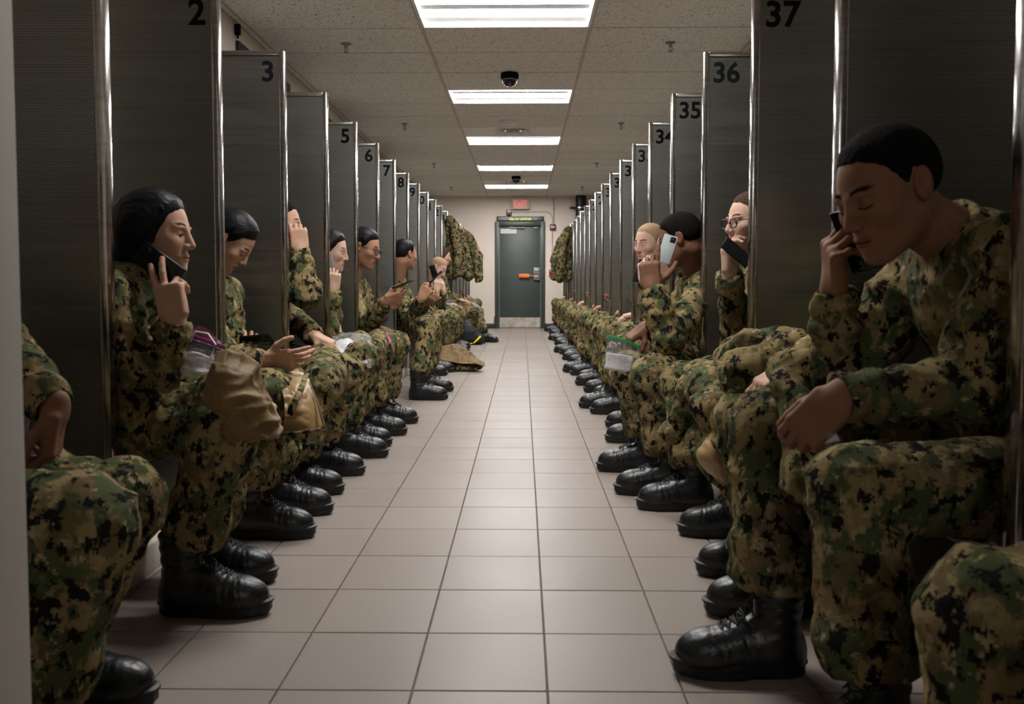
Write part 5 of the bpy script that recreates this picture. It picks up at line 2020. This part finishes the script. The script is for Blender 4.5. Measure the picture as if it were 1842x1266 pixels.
clear_bag('scrap of clear plastic bag under the hand of the big man at right',
          [[(1468, 776, 1.50), (1490, 764, 1.49), (1506, 768, 1.50)], [(1472, 790, 1.49), (1494, 784, 1.47), (1514, 786, 1.48)], [(1486, 806, 1.50), (1502, 804, 1.49), (1518, 796, 1.50)]], contents=[[[(1472, 778, 1.50), (1500, 770, 1.495)], [(1482, 800, 1.50), (1512, 794, 1.495)]]], seed=7.2, amp=.008)
clear_bag('bluish clear bag with pink edge in the dark hand beside the pier',
          [[(40, 742, 1.60), (52, 756, 1.60)], [(38, 778, 1.60), (52, 784, 1.60)], [(38, 812, 1.60), (54, 812, 1.60)]],
          [[(38, 808, 1.595), (62, 812, 1.595)], [(38, 814, 1.595), (62, 818, 1.595)]], M['purple'], seed=8.0)
clear_bag('tiny white and pink bag at the tan coat edge',
          [[(470, 664, 3.12), (490, 664, 3.12)], [(474, 672, 3.06), (494, 674, 3.05)], [(482, 682, 3.02), (498, 682, 3.0)]],
          [[(462, 664, 3.11), (484, 682, 3.0)], [(468, 664, 3.11), (490, 684, 3.0)]], M['pink'], seed=8.8)

# coats on the right row
b = A((1390, 650, 2.3))
t = empty('coat', tuple(b), 0, 'bundled camouflage coat on the lap of the person hidden by divider 38', 'coat')
lumps('coat_body', [(A((1320, 628, 2.62)), A((1400, 618, 2.60)), .045, .060), (A((1330, 668, 2.52)), A((1420, 635, 2.50)), .062, .066), (A((1300, 640, 2.66)), A((1330, 690, 2.56)), .035, .030),
                    (A((1420, 635, 2.50)), A((1478, 640, 2.50)), .066, .050)], M['camo'], t, b, .008, .016, .012, 12.2)
sheet('coat_flap', net([[(1288, 648, 2.50), (1306, 650, 2.48)], [(1292, 675, 2.46), (1308, 690, 2.44)], [(1296, 700, 2.46), (1316, 716, 2.42)]]), M['camo'], t, 16, 12, .005, 12.9, .006, b)
b = A((1290, 820, 2.6))
t = empty('coat', tuple(b), 0, 'glossy tan coat lining hanging between the knees beside the right boots', 'coat')
sheet('lining', net([[(1296, 752, 2.62), (1312, 748, 2.58), (1334, 752, 2.54)], [(1266, 792, 2.58), (1290, 786, 2.50), (1322, 800, 2.48)],
                     [(1254, 820, 2.56), (1282, 824, 2.48), (1318, 846, 2.48)], [(1272, 850, 2.56), (1294, 862, 2.50), (1320, 886, 2.50)]]), M['tan'], t, 30, 30, .006, 13.4, .004, b)
sheet('camouflage_edge', net([[(1292, 752, 2.64), (1298, 752, 2.63)], [(1262, 790, 2.60), (1270, 792, 2.59)], [(1250, 822, 2.58), (1258, 824, 2.57)], [(1270, 856, 2.57), (1278, 856, 2.56)], [(1300, 884, 2.56), (1308, 884, 2.55)]]), M['camo'], t, 30, 6, .003, 13.9, .010, b)
b = A((1450, 760, 1.75))
t = empty('coat', tuple(b), 0, 'rolled camouflage coat hanging between the knees of the big man at right', 'coat')
lumps('coat_body', [(A((1412, 668, 1.98)), A((1520, 668, 1.92)), .040, .055), (A((1420, 690, 1.92)), A((1448, 780, 1.84)), .035, .045), (A((1448, 780, 1.84)), A((1462, 862, 1.78)), .045, .055),
                    (A((1462, 862, 1.78)), A((1500, 880, 1.72)), .055, .040)], M['camo'], t, b, .007, .03, .010, 14.2)
b = A((1225, 720, 3.3))
t = empty('coat', tuple(b), 0, 'folded camouflage coat hanging over the knee of the man with round glasses', 'coat')
lumps('coat_body', [(A((1250, 690, 3.10)), A((1290, 672, 3.12)), .050, .050), (A((1238, 700, 3.08)), A((1212, 780, 3.16)), .040, .030), (A((1212, 776, 3.14)), A((1198, 770, 3.16)), .028, .020)], M['camo'], t, b, .009, .03, .011, 15.1)

# folded coat on the floor
b = F(832, 664)
t = empty('coat', tuple(b), 0, 'crumpled camouflage coat with brown lining dropped on the floor tiles', 'coat')
Yc = 8.75
lumps('coat_body', [((-.90, Yc, .060), (-.46, Yc - .08, .038), .045, .032), ((-.85, Yc + .1, .075), (-.55, Yc + .08, .06), .06, .045), ((-.80, Yc - .16, .04), (-.50, Yc - .18, .034), .032, .026)], M['camo'], t, b, .012, .03, .008, 16.1)
sheet('lining', [[(-.96, Yc - .17, .12), (-.78, Yc - .22, .105), (-.55, Yc - .24, .075), (-.40, Yc - .26, .055)], [(-.93, Yc - .08, .20), (-.75, Yc - .10, .20), (-.56, Yc - .12, .14), (-.41, Yc - .18, .075)],
                 [(-.90, Yc + .05, .24), (-.72, Yc + .02, .26), (-.58, Yc, .19), (-.44, Yc - .10, .10)], [(-.90, Yc + .2, .16), (-.72, Yc + .2, .17), (-.58, Yc + .15, .13), (-.46, Yc, .08)]], M['tan_dull'], t, 40, 46, .016, 16.9, .006, b, .6)

# black bag with yellow stripe
b = F(848, 621)
Yc = b[1] + .16
t = empty('backpack', (float(b[0]), float(Yc), 0), 0, 'black nylon bag with yellow reflective stripe slumped on the floor', 'bag')
bw = np.array([b[0], Yc, 0])
lumps('bag_body', [(bw + V3(-.10, 0, .10), bw + V3(.13, 0, .068), .10, .066), (bw + V3(-.10, .02, .20), bw + V3(-.09, .02, .31), .11, .055), (bw + V3(-.05, .0, .22), bw + V3(.09, .0, .12), .09, .07)], M['black_cloth'], t, bw, .012, .06, .008, 18.3)
x0 = bw - np.array([0, .125, 0])
sheet('reflective_stripe', [[x0 + V3(.02, -.012, .035), x0 + V3(.045, -.012, .025)], [x0 + V3(.075, .0, .090), x0 + V3(.10, .0, .075)], [x0 + V3(.125, .035, .145), x0 + V3(.145, .04, .120)]], M['yellow'], t, 12, 4, 0, 0, .006, bw)
sheet('reflective_stripe', [[x0 + V3(-.12, .03, .055), x0 + V3(-.12, .03, .035)], [x0 + V3(-.06, .0, .035), x0 + V3(-.06, .0, .018)], [x0 + V3(.015, -.014, .035), x0 + V3(.015, -.014, .018)]], M['yellow'], t, 12, 4, 0, 0, .006, bw)
bm = bmesh.new()
tube_pts(bm, [(-.06, -.02, .33), (.02, -.04, .27), (.12, -.03, .17), (.17, -.02, .06), (.20, -.02, .012)], .012, 6)
bmobj('strap', bm, M['black_cloth'], t, 60)


# hanging jackets: collar, shoulders, body, two sleeves, hung from a hook on the divider
def hung_jacket(label, s, X, Y, top, w=.40, drop=.95, seed=0.0):
    t = empty('uniform_jacket', (X, Y, 0), 0, label, 'jacket', 'uniform jackets hung on the dividers')
    bw = np.array([X, Y, 0.0])

    def p(u, dv, z): return bw + V3(s * u, dv, z)
    lumps('jacket_body', [(p(.03, 0, top - .07), p(.05, 0, top - drop * .9), .055, .085), (p(.03, 0, top - .08), p(w * .62, -.03, top - .30), .06, .075),
                          (p(w * .5, -.02, top - .28), p(w * .68, -.02, top - drop * .92), .085, .085), (p(.08, 0, top - .4), p(w * .6, 0, top - .45), .09, .09),
                          (p(.08, 0, top - drop * .85), p(w * .62, -.01, top - drop * .85), .085, .085)], M['camo'], t, bw, .013, .05, .016, seed)
    lumps('sleeve', [(p(.10, -.11, top - .16), p(.16, -.14, top - .52), .065, .060), (p(.16, -.14, top - .52), p(.12, -.12, top - .82), .060, .048)], M['camo'], t, bw, .012, .03, .014, seed + 3)
    lumps('sleeve', [(p(w * .70, -.03, top - .32), p(w * .98, -.05, top - .58), .070, .066), (p(w * .98, -.05, top - .58), p(w * 1.02, -.02, top - .90), .066, .055)], M['camo'], t, bw, .012, .03, .014, seed + 6)
    lumps('collar', [(p(.01, -.03, top - .01), p(.08, -.05, top - .05), .030, .032), (p(.02, .04, top - .01), p(.08, .05, top - .06), .028, .030)], M['camo'], t, bw, .010, .02, .006, seed + 9)
    bm = bmesh.new()
    add_cyl(bm, (0, 0, top - .02), (s * .05, 0, top - .02), .006, n=8)
    add_cyl(bm, (s * .05, 0, top - .02), (s * .055, 0, top + .02), .006, n=8)
    bmobj('hook', bm, M['steel'], t, 40)


hung_jacket('bulky camouflage jacket hung out over the aisle near divider 13', 1, XL + .005, YLn(13) + .02, 1.90, .44, .92, 2.2)
hung_jacket('slim camouflage jacket hung on the far right dividers beside the red pull station', -1, XR - .005, YRn(23) + .02, 1.93, .27, .98, 7.7)
